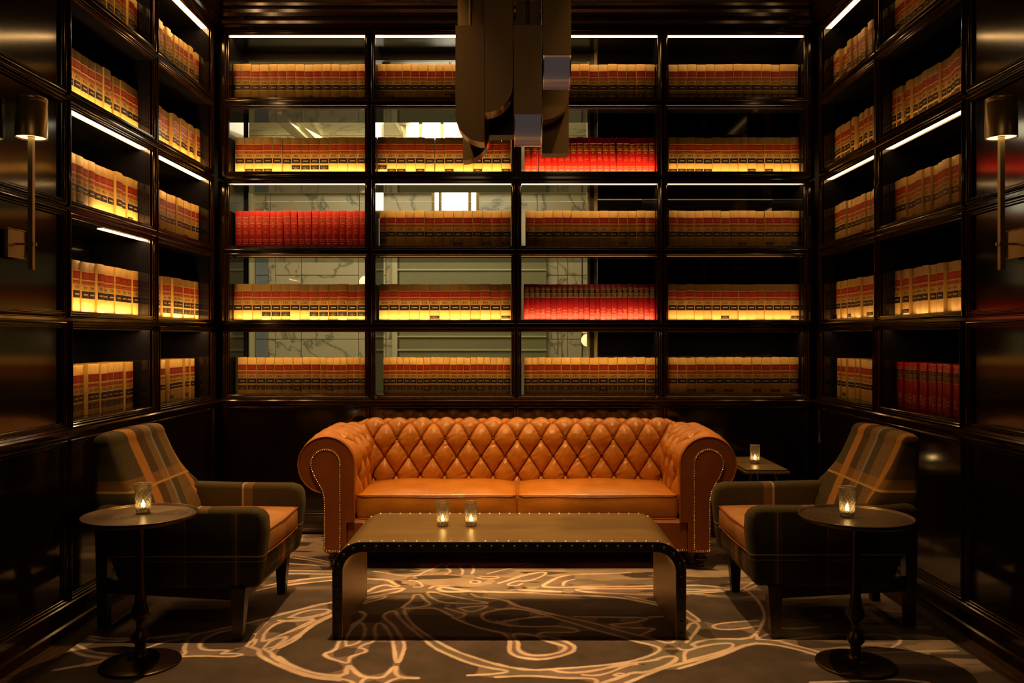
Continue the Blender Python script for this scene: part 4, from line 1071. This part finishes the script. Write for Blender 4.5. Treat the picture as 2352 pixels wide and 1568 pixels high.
# ------------------------------------------------------------------ riveted waterfall coffee table
CX0, CX1, CY0, CY1, CH = -.822, .758, 3.690, 4.305, .446
ct = thing('coffee_table', 'riveted bronze and black steel waterfall coffee table in front of the sofa', 'coffee table', ((CX0+CX1)/2, (CY0+CY1)/2, ZR))
R0 = .135; TH = .044
def wf(off, n=14):
    r = R0-off; x0 = CX0+off; x1 = CX1-off; z = CH-off
    return [(x0, ZR)]+[(x0+r-r*math.cos(math.radians(a)), z-r+r*math.sin(math.radians(a))) for a in np.linspace(0, 90, n)]+[(x1-r+r*math.sin(math.radians(a)), z-r+r*math.cos(math.radians(a))) for a in np.linspace(0, 90, n)]+[(x1, ZR)]
def wband(name, o0, o1, y0, y1, m):
    A = wf(o0); B = wf(o1); k = len(A); mb = MB(); vs = []
    for y in (y0, y1):
        vs += [(x, y, z) for x, z in A]+[(x, y, z) for x, z in B]
    fs = []
    for i in range(k-1):
        fs += [(i, i+1, k+i+1, k+i), (2*k+i, 3*k+i, 3*k+i+1, 2*k+i+1)]
        mb_s = (i, 2*k+i, 2*k+i+1, i+1); fs += [mb_s, (k+i, k+i+1, 3*k+i+1, 3*k+i)]
    fs += [(0, k, 3*k, 2*k), (k-1, 3*k-1, 4*k-1, 2*k-1)]
    mb.add(vs, fs, 0, True); o = mb.build(name, m, ct)
    o.data.set_sharp_from_angle(angle=.7); return o
TOPS = wband('top_sheet', 0, .0025, CY0+.001, CY1-.001, M['brass_top'])
FRM = wband('frame', .003, TH, CY0, CY1, M['iron'])
wband('inner_sheet', TH, TH+.002, CY0+.003, CY1-.003, M['brass_top'])
def rivmesh(m, r=.0075):
    mb = MB(); mb.lathe([(.0001, r*.62), (r*.5, r*.52), (r*.85, r*.25), (r, 0)], 0, 0, 12, cap=False); return mb.mesh('rivet', [m])
RV = rivmesh(M['rivet'], .0078); RD = rivmesh(M['rivet_dark'], .0085)
def rivet(me, p, n):
    o = bpy.data.objects.new('rivet', me); COL.objects.link(o); o.parent = FRM if me is RD else TOPS; o.location = Vector(p)-Vector(ct['_w']); o.rotation_euler = Vector(n).to_track_quat('Z', 'Y').to_euler()
def along(off, step, start):
    A = [Vector(p) for p in wf(off, 24)]; out = []; acc = start
    for a, b in zip(A[:-1], A[1:]):
        d = (b-a).length
        while acc < d:
            t = (b-a)/d; out.append((a.lerp(b, acc/d), Vector((-t.y, t.x)))); acc += step
        acc -= d
    return out
for p, n in along(TH/2, .0515, .022): rivet(RD, (p.x, CY0, p.y), (0, -1, 0))
for y in (CY0+.014, CY1-.014):
    for p, n in along(0, .0515, .030):
        if p.y > .20: rivet(RV, (p.x, y, p.y), (n.x, 0, n.y))

# ------------------------------------------------------------------ plaid armchairs
def armchair(loc, rot, label):
    t = thing('armchair', label, 'armchair', loc, rot, 'plaid wool armchairs', world=False)
    # arms with side panels, u = local x (front is +x)
    prof = [(-.325, .598), (-.28, .603), (-.15, .592), (.10, .585), (.36, .583), (.405, .572), (.422, .540), (.426, .48), (.408, .32), (.392, .232), (-.20, .225), (-.235, .26), (-.345, .56)]
    for sg in (-1, 1):
        mb = MB(); mb.prism(prof, 'y', sg*.268, sg*.362, bevel=.026, seg=5, smooth=True); o = mb.build('arm', M['plaid_body'], t)
    # back: lofted super-ellipse sections
    def lerp(t_, pts):
        for (a, va), (b, vb) in zip(pts[:-1], pts[1:]):
            if t_ <= b: k = (t_-a)/(b-a); k = k*k*(3-2*k) if False else k; return va+(vb-va)*k
        return pts[-1][1]
    W = [(.25, .268), (.55, .272), (.58, .345), (.62, .338), (.68, .318), (.76, .302), (.84, .296), (.90, .290)]
    Fx = [(.25, -.08), (.45, -.115), (.60, -.17), (.75, -.235), (.86, -.285), (.90, -.305)]
    Rx = [(.25, -.22), (.40, -.29), (.60, -.368), (.75, -.385), (.90, -.392)]
    wing = lambda z: lerp(z, [(.25, .02), (.50, .09), (.60, .085), (.64, .045), (.70, .012), (.76, 0), (.90, 0)])
    rows = []; zs_ = list(np.linspace(.25, .86, 40))
    def sect(z, wx, fx, rx, e=6.5, n=64):
        row = []; cx = (fx+rx)/2; hx = (fx-rx)/2
        for k in range(n):
            a = 2*PI*k/n; c, s_ = math.cos(a), math.sin(a)
            x = cx+hx*math.copysign(abs(c)**(2/e), c); y = wx*math.copysign(abs(s_)**(2/6.0), s_)
            x += (.012*(1-(y/wx)**2)+wing(z)*(abs(y)/wx)**5)*(max(0, c)**.5)
            row.append((x, y, z))
        return row
    for z in zs_: rows.append(sect(z, lerp(z, W), lerp(z, Fx), lerp(z, Rx)))
    for k in range(1, 10):
        a = k/9*PI/2; z = .86+.042*math.sin(a); sc = math.cos(a)
        f_, r_ = lerp(.86, Fx)-.012*(k/9), lerp(.86, Rx); cx = (f_+r_)/2; hx = (f_-r_)/2*max(.03, sc**.6); wx = .296-.045*(1-max(0, sc)**.7)
        row = sect(z, wx, cx+hx, cx-hx); row = [(x, y, z_+.010*(1-(y/.3)**2)) for x, y, z_ in row]; rows.append(row)
    mb = MB(); mb.grid(rows, 0, True, True); mb.add(rows[-1], [tuple(range(64))]); o = mb.build('backrest', M['plaid_back'], t)
    mb = MB(); cushion(mb, -.16, .405, -.266, .266, .362, .470, r=.020, crown=.022, n=20); o = mb.build('seat_cushion', M['suede'], t, fix=False); weld(o)
    for z in (.466, .366):
        mb = MB(); mb.tube([(-.1, -.264, z), (.385, -.265, z), (.404, -.255, z), (.412, 0, z), (.404, .255, z), (.385, .265, z), (-.1, .264, z)], .004, 6); mb.build('piping', M['piping'], o, fix=False)
    mb = MB(); mb.prism([(.30, .235), (.30, .358), (.385, .358), (.396, .33), (.392, .26), (.38, .235)], 'y', -.27, .27, bevel=.012, seg=3, smooth=True); mb.build('front_rail', M['plaid_rail'], t)
    mb = MB(); mb.box(-.20, .31, -.27, .27, .225, .360); mb.build('seat_base', M['plaid_body'], t)
    # dark wood frame
    for sg in (-1, 1):
        mb = MB(); mb.prism([(-.375, sg*.175), (-.375, sg*.215), (.33, sg*.335), (.33, sg*.300)], 'z', .168, .230, bevel=.003, seg=1); mb.build('side_rail', M['dark_wood'], t)
        mb = MB(); mb.taper((.305, sg*.335, .235), (.300, sg*.340, 0), .066, .040); mb.build('leg', M['dark_wood'], t)
        mb = MB(); mb.taper((-.345, sg*.25, .50), (-.378, sg*.185, 0), .058, .042); mb.build('leg', M['dark_wood'], t)
    mb = MB(); mb.box(-.385, -.345, -.19, .19, .175, .228); mb.build('rear_rail', M['dark_wood'], t)
    mb = MB(); mb.box(.28, .325, -.30, .30, .175, .228); mb.build('front_wood_rail', M['dark_wood'], t)
    return t
armchair((-1.538, 4.03, ZR), 0, 'plaid wool armchair with tan leather seat, left of the sofa, facing right')
armchair((1.462, 4.06, ZR), PI, 'plaid wool armchair with tan leather seat, right of the sofa, facing left')

# ------------------------------------------------------------------ turned pedestal side tables
tt = M['bronze_dark']
def disc_mat():
    m = mat('ribbed_bronze_top', (.105,.068,.033), .34, .85); n = N(m)
    tc = n.n('ShaderNodeTexCoord'); sp = n.n('ShaderNodeSeparateXYZ'); n.l(tc.outputs['Object'], sp.inputs[0])
    r = n.math('SQRT', n.math('ADD', n.math('MULTIPLY', sp.outputs[0], sp.outputs[0]), n.math('MULTIPLY', sp.outputs[1], sp.outputs[1])))
    n.bump(n.math('SINE', n.math('MULTIPLY', r, 2*PI/.0065)), .35, .0015); return m
M['disc'] = disc_mat()
def side_table(x, y, z, label):
    t = thing('side_table', label, 'side table', (x, y, ZR), 0, 'round pedestal side tables', world=False)
    z -= ZR
    mb = MB(); mb.lathe([(.0001, z-.010), (.19, z-.012), (.218, z-.010), (.2245, z-.002), (.2255, z+.006), (.2235, z+.009), (.2195, z+.007), (.2165, z+.001), (.2150, z), (.0001, z)], 0, 0, 72, cap=False); mb.build('tabletop', M['disc'], t)
    pr = [(.055, z-.013), (.030, z-.018), (.017, z-.035), (.0145, z-.09), (.0150, .45), (.0165, .36), (.020, .285), (.024, .250), (.029, .232), (.034, .218), (.037, .206), (.036, .198), (.028, .188), (.020, .178), (.0165, .165), (.0165, .148), (.021, .135), (.029, .124), (.0355, .112), (.0365, .105), (.034, .098), (.027, .089), (.020, .082), (.0185, .078), (.022, .075), (.0225, .071), (.019, .068), (.021, .060), (.025, .045), (.031, .034), (.044, .026), (.06, .022)]
    mb = MB(); mb.lathe(pr[::-1], 0, 0, 32, cap=False); mb.build('stem', M['bronze_dark'], t)
    mb = MB(); mb.lathe([(.0001, .024), (.06, .023), (.11, .018), (.150, .010), (.1590, .006), (.1595, .002), (.156, 0), (.0001, 0)], 0, 0, 64, cap=False); mb.build('base', M['bronze_dark'], t)
    return t
side_table(-1.552, 3.415, .622, 'round dark bronze pedestal table in front of the left armchair')
side_table(1.397, 3.405, .618, 'round dark bronze pedestal table in front of the right armchair')
# small rectangular bronze table behind the sofa arm
st = thing('end_table', 'small hammered bronze end table between the sofa and the back right corner', 'side table', (1.52, 5.30, ZR))
mb = MB(); mb.box(1.395, 1.650, 5.025, 5.575, .548, .560, cham=.003); mb.build('tabletop', M['brass_top'], st, fix=False)
mb = MB(); mb.box(1.385, 1.660, 5.020, 5.585, .533, .547, cham=.003); mb.build('apron', M['brass_top'], st, fix=False)
hm = noisy('hammered_bronze', (.32,.21,.10), (.45,.30,.14), 20, .3, metal=.8, bump=.6, bscale=70)
for sx in (0, 1):
    for sy in (0, 1):
        xt = 1.445+sx*.150; yt = 5.09+sy*.40; xb = 1.405+sx*.235; yb = 5.05+sy*.49
        mb = MB(); mb.tube([(xt, yt, .534), ((xt+xb)/2-(.5-sx)*.004, (yt+yb)/2, .28), (xb, yb, ZR+.0075)], [.0085, .009, .0075], 10); mb.build('leg', hm, st)
nl = MB()
for i in range(10): x = 1.398+i*.0275; nl.box(x, x+.012, 5.0185, 5.0205, .536, .544)
o = nl.build('edge_studs', M['rivet'], st, fix=False); o['kind'] = 'stuff'

# ------------------------------------------------------------------ cut-glass candle holders
def tumbler_mat():
    m = mat('clear_tumbler_glass', (1,1,1), .03); n = N(m)
    tr = n.n('ShaderNodeBsdfTransparent'); tr.inputs[0].default_value = (.985, .98, .95, 1); gl = n.n('ShaderNodeBsdfGlossy'); gl.inputs['Roughness'].default_value = .04
    fr = n.n('ShaderNodeFresnel'); fr.inputs[0].default_value = 1.5
    mx = n.n('ShaderNodeMixShader'); n.l(n.math('MULTIPLY_ADD', fr.outputs[0], .9, .04), mx.inputs[0]); n.l(tr.outputs[0], mx.inputs[1]); n.l(gl.outputs[0], mx.inputs[2])
    tl = n.n('ShaderNodeBsdfTranslucent'); tl.inputs[0].default_value = (1, .85, .6, 1); m3 = n.n('ShaderNodeMixShader'); m3.inputs[0].default_value = .10
    n.l(mx.outputs[0], m3.inputs[1]); n.l(tl.outputs[0], m3.inputs[2]); n.l(m3.outputs[0], m.node_tree.nodes['Material Output'].inputs[0]); return m
M['tumbler'] = tumbler_mat()
def cut_mat():
    m = mat('etched_glass_cut', (1,1,1), .3); n = N(m)
    d = n.n('ShaderNodeBsdfTranslucent'); d.inputs[0].default_value = (.95, .85, .65, 1); g = n.n('ShaderNodeBsdfGlossy'); g.inputs['Roughness'].default_value = .25
    tr = n.n('ShaderNodeBsdfTransparent'); m1 = n.n('ShaderNodeMixShader'); m1.inputs[0].default_value = .35; n.l(d.outputs[0], m1.inputs[1]); n.l(g.outputs[0], m1.inputs[2])
    m2 = n.n('ShaderNodeMixShader'); m2.inputs[0].default_value = .55; n.l(tr.outputs[0], m2.inputs[1]); n.l(m1.outputs[0], m2.inputs[2]); m2.inputs[0].default_value = .85
    n.l(m2.outputs[0], m.node_tree.nodes['Material Output'].inputs[0]); return m
M['cut'] = cut_mat()
def candle(x, y, z, label, s=1.0):
    t = thing('candle_glass', label, 'candle holder', (x, y, z), 0, 'cut-glass candle holders', world=False)
    h = .116*s; rb = .0262*s; rt = .0318*s
    def R(zz): return rb+(rt-rb)*zz/h
    mb = MB(); mb.lathe([(.0001, .0003), (rb*.8, .0003), (rb, .003), (R(h*.5), h*.5), (rt, h-.001), (rt-.0006, h), (rt-.0015, h-.001), (R(h*.5)-.0022, h*.5), (rb-.0025, .016), (rb*.6, .013), (.0001, .012)], 0, 0, 36, cap=False); mb.build('tumbler', M['tumbler'], t, fix=False)
    mb = MB(); mb.lathe([(rt-.0010+.0012*math.cos(a), h+.0012*math.sin(a)) for a in np.linspace(0, 2*PI, 9)], 0, 0, 36, cap=False); mb.build('rim', M['cut'], t, fix=False)
    mb = MB()
    for k in range(12):
        for sg in (-1, 1):
            p = []
            for i in range(15):
                zz = .012+(h*.84-.012)*i/14; a = 2*PI*k/12+sg*i/14*1.9; r = R(zz)+.0003; p.append((r*math.cos(a), r*math.sin(a), zz))
            mb.tube(p, .00105, 4)
    o = mb.build('cut_lattice', M['cut'], t, fix=False); o['kind'] = 'stuff'
    mb = MB(); mb.lathe([(.0001, .0135), (.0185, .0135), (.0190, .015), (.0190, .027), (.0182, .027), (.0180, .024)], 0, 0, 24, cap=False); mb.build('tealight_cup', M['tin'], t, fix=False)
    mb = MB(); mb.lathe([(.0178, .016), (.0178, .025), (.0001, .0245)], 0, 0, 24, cap=False); mb.build('wax', M['wax'], t, fix=False)
    mb = MB(); mb.lathe([(.0001, .0256), (.0050, .0285), (.0078, .034), (.0070, .040), (.0038, .047), (.0001, .055)], 0, 0, 14, cap=False); mb.build('flame', M['flame'], t, fix=False)
    return t
candle(-.357, 4.010, CH+.0005, 'left of the two lit cut-glass candle holders on the coffee table')
candle(-.2195, 4.010, CH+.0005, 'right of the two lit cut-glass candle holders on the coffee table')
candle(-1.568, 3.475, .6222, 'lit cut-glass candle holder on the left round side table', 1.05)
candle(1.368, 3.420, .6182, 'lit cut-glass candle holder on the right round side table', 1.05)
candle(1.520, 5.270, .5605, 'lit cut-glass candle holder on the small end table behind the sofa', 1.0)

# ------------------------------------------------------------------ brass wall sconces
def sconce(sg, label):
    xw = sg*XW; x = sg*2.005; y = 3.42
    t = thing('wall_sconce', label, 'wall lamp', (xw-sg*.008, y, 1.745), 0, 'brass wall sconces')
    mb = MB(); mb.box(min(xw-sg*.008, xw-sg*.020), max(xw-sg*.008, xw-sg*.020), y-.062, y+.062, 1.687, 1.803, cham=.002); mb.build('backplate', M['brass'], t, fix=False)
    mb = MB(); P_ = [(y-.062, 1.687), (y+.062, 1.687), (y+.062, 1.803), (y-.062, 1.803)]
    xx = xw-sg*.022; mb.tube([(xx, a, b) for a, b in P_], .003, 6, closed=True, smooth=False); mb.build('backplate_rim', M['brass'], t, fix=False)
    mb = MB(); mb.tube([(xw-sg*.018, y, 1.744), (x-sg*.016, y, 1.744)], .0055, 10); mb.box(x-.012-.004, x+.012+.004, y-.015, y+.015, 1.738, 1.750); mb.build('arm', M['brass'], t, fix=False)
    mb = MB(); mb.box(x-.010, x+.010, y-.010, y+.010, 1.637, 2.195, cham=.001); mb.build('rod', M['brass'], t, fix=False)
    mb = MB(); mb.lathe([(.0605, 2.182), (.0600, 2.180), (.0575, 2.1815), (.0572, 2.190), (.0001, 2.192)], x, y, 40, cap=False); mb.build('shade_rim', M['sconce'], t, fix=False)
    mb = MB(); mb.lathe([(.0600, 2.182), (.0600, 2.326), (.0580, 2.327), (.0580, 2.330), (.0600, 2.331), (.0600, 2.345), (.0585, 2.347), (.0001, 2.347)], x, y, 40, cap=False); mb.build('lamp_shade', M['sconce'], t, fix=False)
    mb = MB(); mb.lathe([(.020, 2.187), (.056, 2.187)], x, y, 40, cap=False); mb.build('lens', M['bulb'], t, fix=False)
    return t
sconce(-1, 'brass cylinder wall sconce with long square rod on the left wall')
sconce(1, 'brass cylinder wall sconce with long square rod on the right wall')

# ------------------------------------------------------------------ bronze pendant of hanging flat tubes
pd = thing('pendant_light', 'large brushed bronze pendant light of staggered vertical tubes with curved ends', 'pendant lamp', (-.01, 4.0, 2.24))
def tube_x(x0, x1, y0, y1, z0, z1, side, m='brushed'):
    """vertical box tube whose bottom corner on one side is a quarter round"""
    r = (x1-x0)*.98; n = 18
    if side < 0: curve = [(x1, z0)]+[(x0+r-r*math.sin(math.radians(a)), z0+r-r*math.cos(math.radians(a))) for a in np.linspace(0, 90, n)]; rest = [(x0, z1), (x1, z1)]
    elif side > 0: curve = [(x0, z0)]+[(x1-r+r*math.sin(math.radians(a)), z0+r-r*math.cos(math.radians(a))) for a in np.linspace(0, 90, n)]; rest = [(x1, z1), (x0, z1)]
    else: curve = [(x0, z0), (x1, z0)]; rest = [(x1, z1), (x0, z1)]
    mb = MB(); poly = curve+rest; k = len(poly)
    for y in (y0, y1): mb.add([(x, y, z) for x, z in poly], [tuple(range(k))])
    a = [(x, y0, z) for x, z in poly]; b = [(x, y1, z) for x, z in poly]
    fs = [(i, (i+1) % k, k+(i+1) % k, k+i) for i in range(k)]
    nc = len(curve)-1
    mb.add(a+b, fs[nc:], 0); o = mb.build('tube', M[m], pd)
    if side: mb = MB(); mb.add([(x, y0-.0008, z-.0008) for x, z in curve]+[(x, y1+.0008, z-.0008) for x, z in curve], [(i, i+1, nc+1+i+1, nc+1+i) for i in range(nc)], 0, True); mb.build('curved_end', M['copper'], pd)
    else: mb = MB(); mb.box(x0, x1, y0, y1, z0-.002, z0); mb.build('end_cap', M[m], pd)
def tube_y(x0, x1, y0, y1, za, zb, z1):
    """tube whose bottom front edge curves back, wrapped in a frosted diffuser"""
    n = 16; r1 = y1-y0; r2 = za-zb
    cv = [(y0+r1-r1*math.cos(math.radians(a)), za-r2*math.sin(math.radians(a))) for a in np.linspace(0, 90, n)]
    poly = cv+[(y1, z1), (y0, z1)]; k = len(poly); mb = MB()
    for x in (x0, x1): mb.add([(x, y, z) for y, z in poly], [tuple(range(k))])
    mb.add([(x0, y, z) for y, z in poly]+[(x1, y, z) for y, z in poly], [(i, (i+1) % k, k+(i+1) % k, k+i) for i in range(k)])
    mb.build('tube', M['brushed'], pd)
    mb = MB(); rows = []
    for i, (y, z) in enumerate(cv):
        a = math.radians(90*i/(n-1)); d = .003; rows.append([(x0+.005, y-d*math.cos(a), z-d*math.sin(a)), (x1-.005, y-d*math.cos(a), z-d*math.sin(a))])
    mb.grid(rows); o = mb.build('diffuser', M['frost'], pd, fix=False)
    for x in (x0+.002, x1-.006):
        mb = MB(); rows = []
        for i, (y, z) in enumerate(cv):
            a = math.radians(90*i/(n-1)); d = .005; rows.append([(x, y-d*math.cos(a), z-d*math.sin(a)), (x+.004, y-d*math.cos(a), z-d*math.sin(a))])
        mb.grid(rows); mb.build('diffuser_edge', M['copper'], pd, fix=False)
D1, D2 = 3.85, 3.968
tube_x(-.2837, -.1500, D1, D2, 2.268, 2.811, -1)
tube_x(-.1480, -.0165, D1, D2, 2.406, 3.30, 1)
tube_y(-.0120, .1196, D1, D2, 2.3956, 2.2756, 2.813)
tube_y(.1236, .2553, D1, D2, 2.669, 2.549, 3.30)
tube_x(-.2654, -.1340, 4.10, 4.20, 2.237, 2.95, 1)
tube_x(.1295, .2611, 4.10, 4.20, 2.437, 3.15, 1)
tube_x(.131, .267, 4.215, 4.315, 2.299, 3.30, 0)
tube_x(-.282, -.153, 3.975, 4.092, 2.50, 3.30, 0)
tube_x(-.134, -.013, 4.10, 4.20, 2.364, 3.10, 0, 'iron')
tube_x(-.002, .119, 4.10, 4.20, 2.42, 3.02, 0)
mb = MB(); mb.box(-.30, .28, 3.86, 4.31, CEIL-.05, CEIL-.001); mb.build('canopy', M['brushed'], pd)
for x, y, z in ((-.217, 3.91, 2.811), (-.082, 3.91, 3.3), (.054, 3.91, 2.813), (.19, 3.91, 3.3), (-.2, 4.15, 2.95), (.195, 4.15, 3.15), (.2, 4.265, 3.3), (-.217, 4.03, 3.3), (-.07, 4.15, 3.1), (.06, 4.15, 3.02)):
    mb = MB(); mb.tube([(x, y, z-.002), (x, y, CEIL-.045)], .008, 10); mb.build('stem', M['brushed'], pd)

for o in WTMP:
    if '_w' in o: del o['_w']
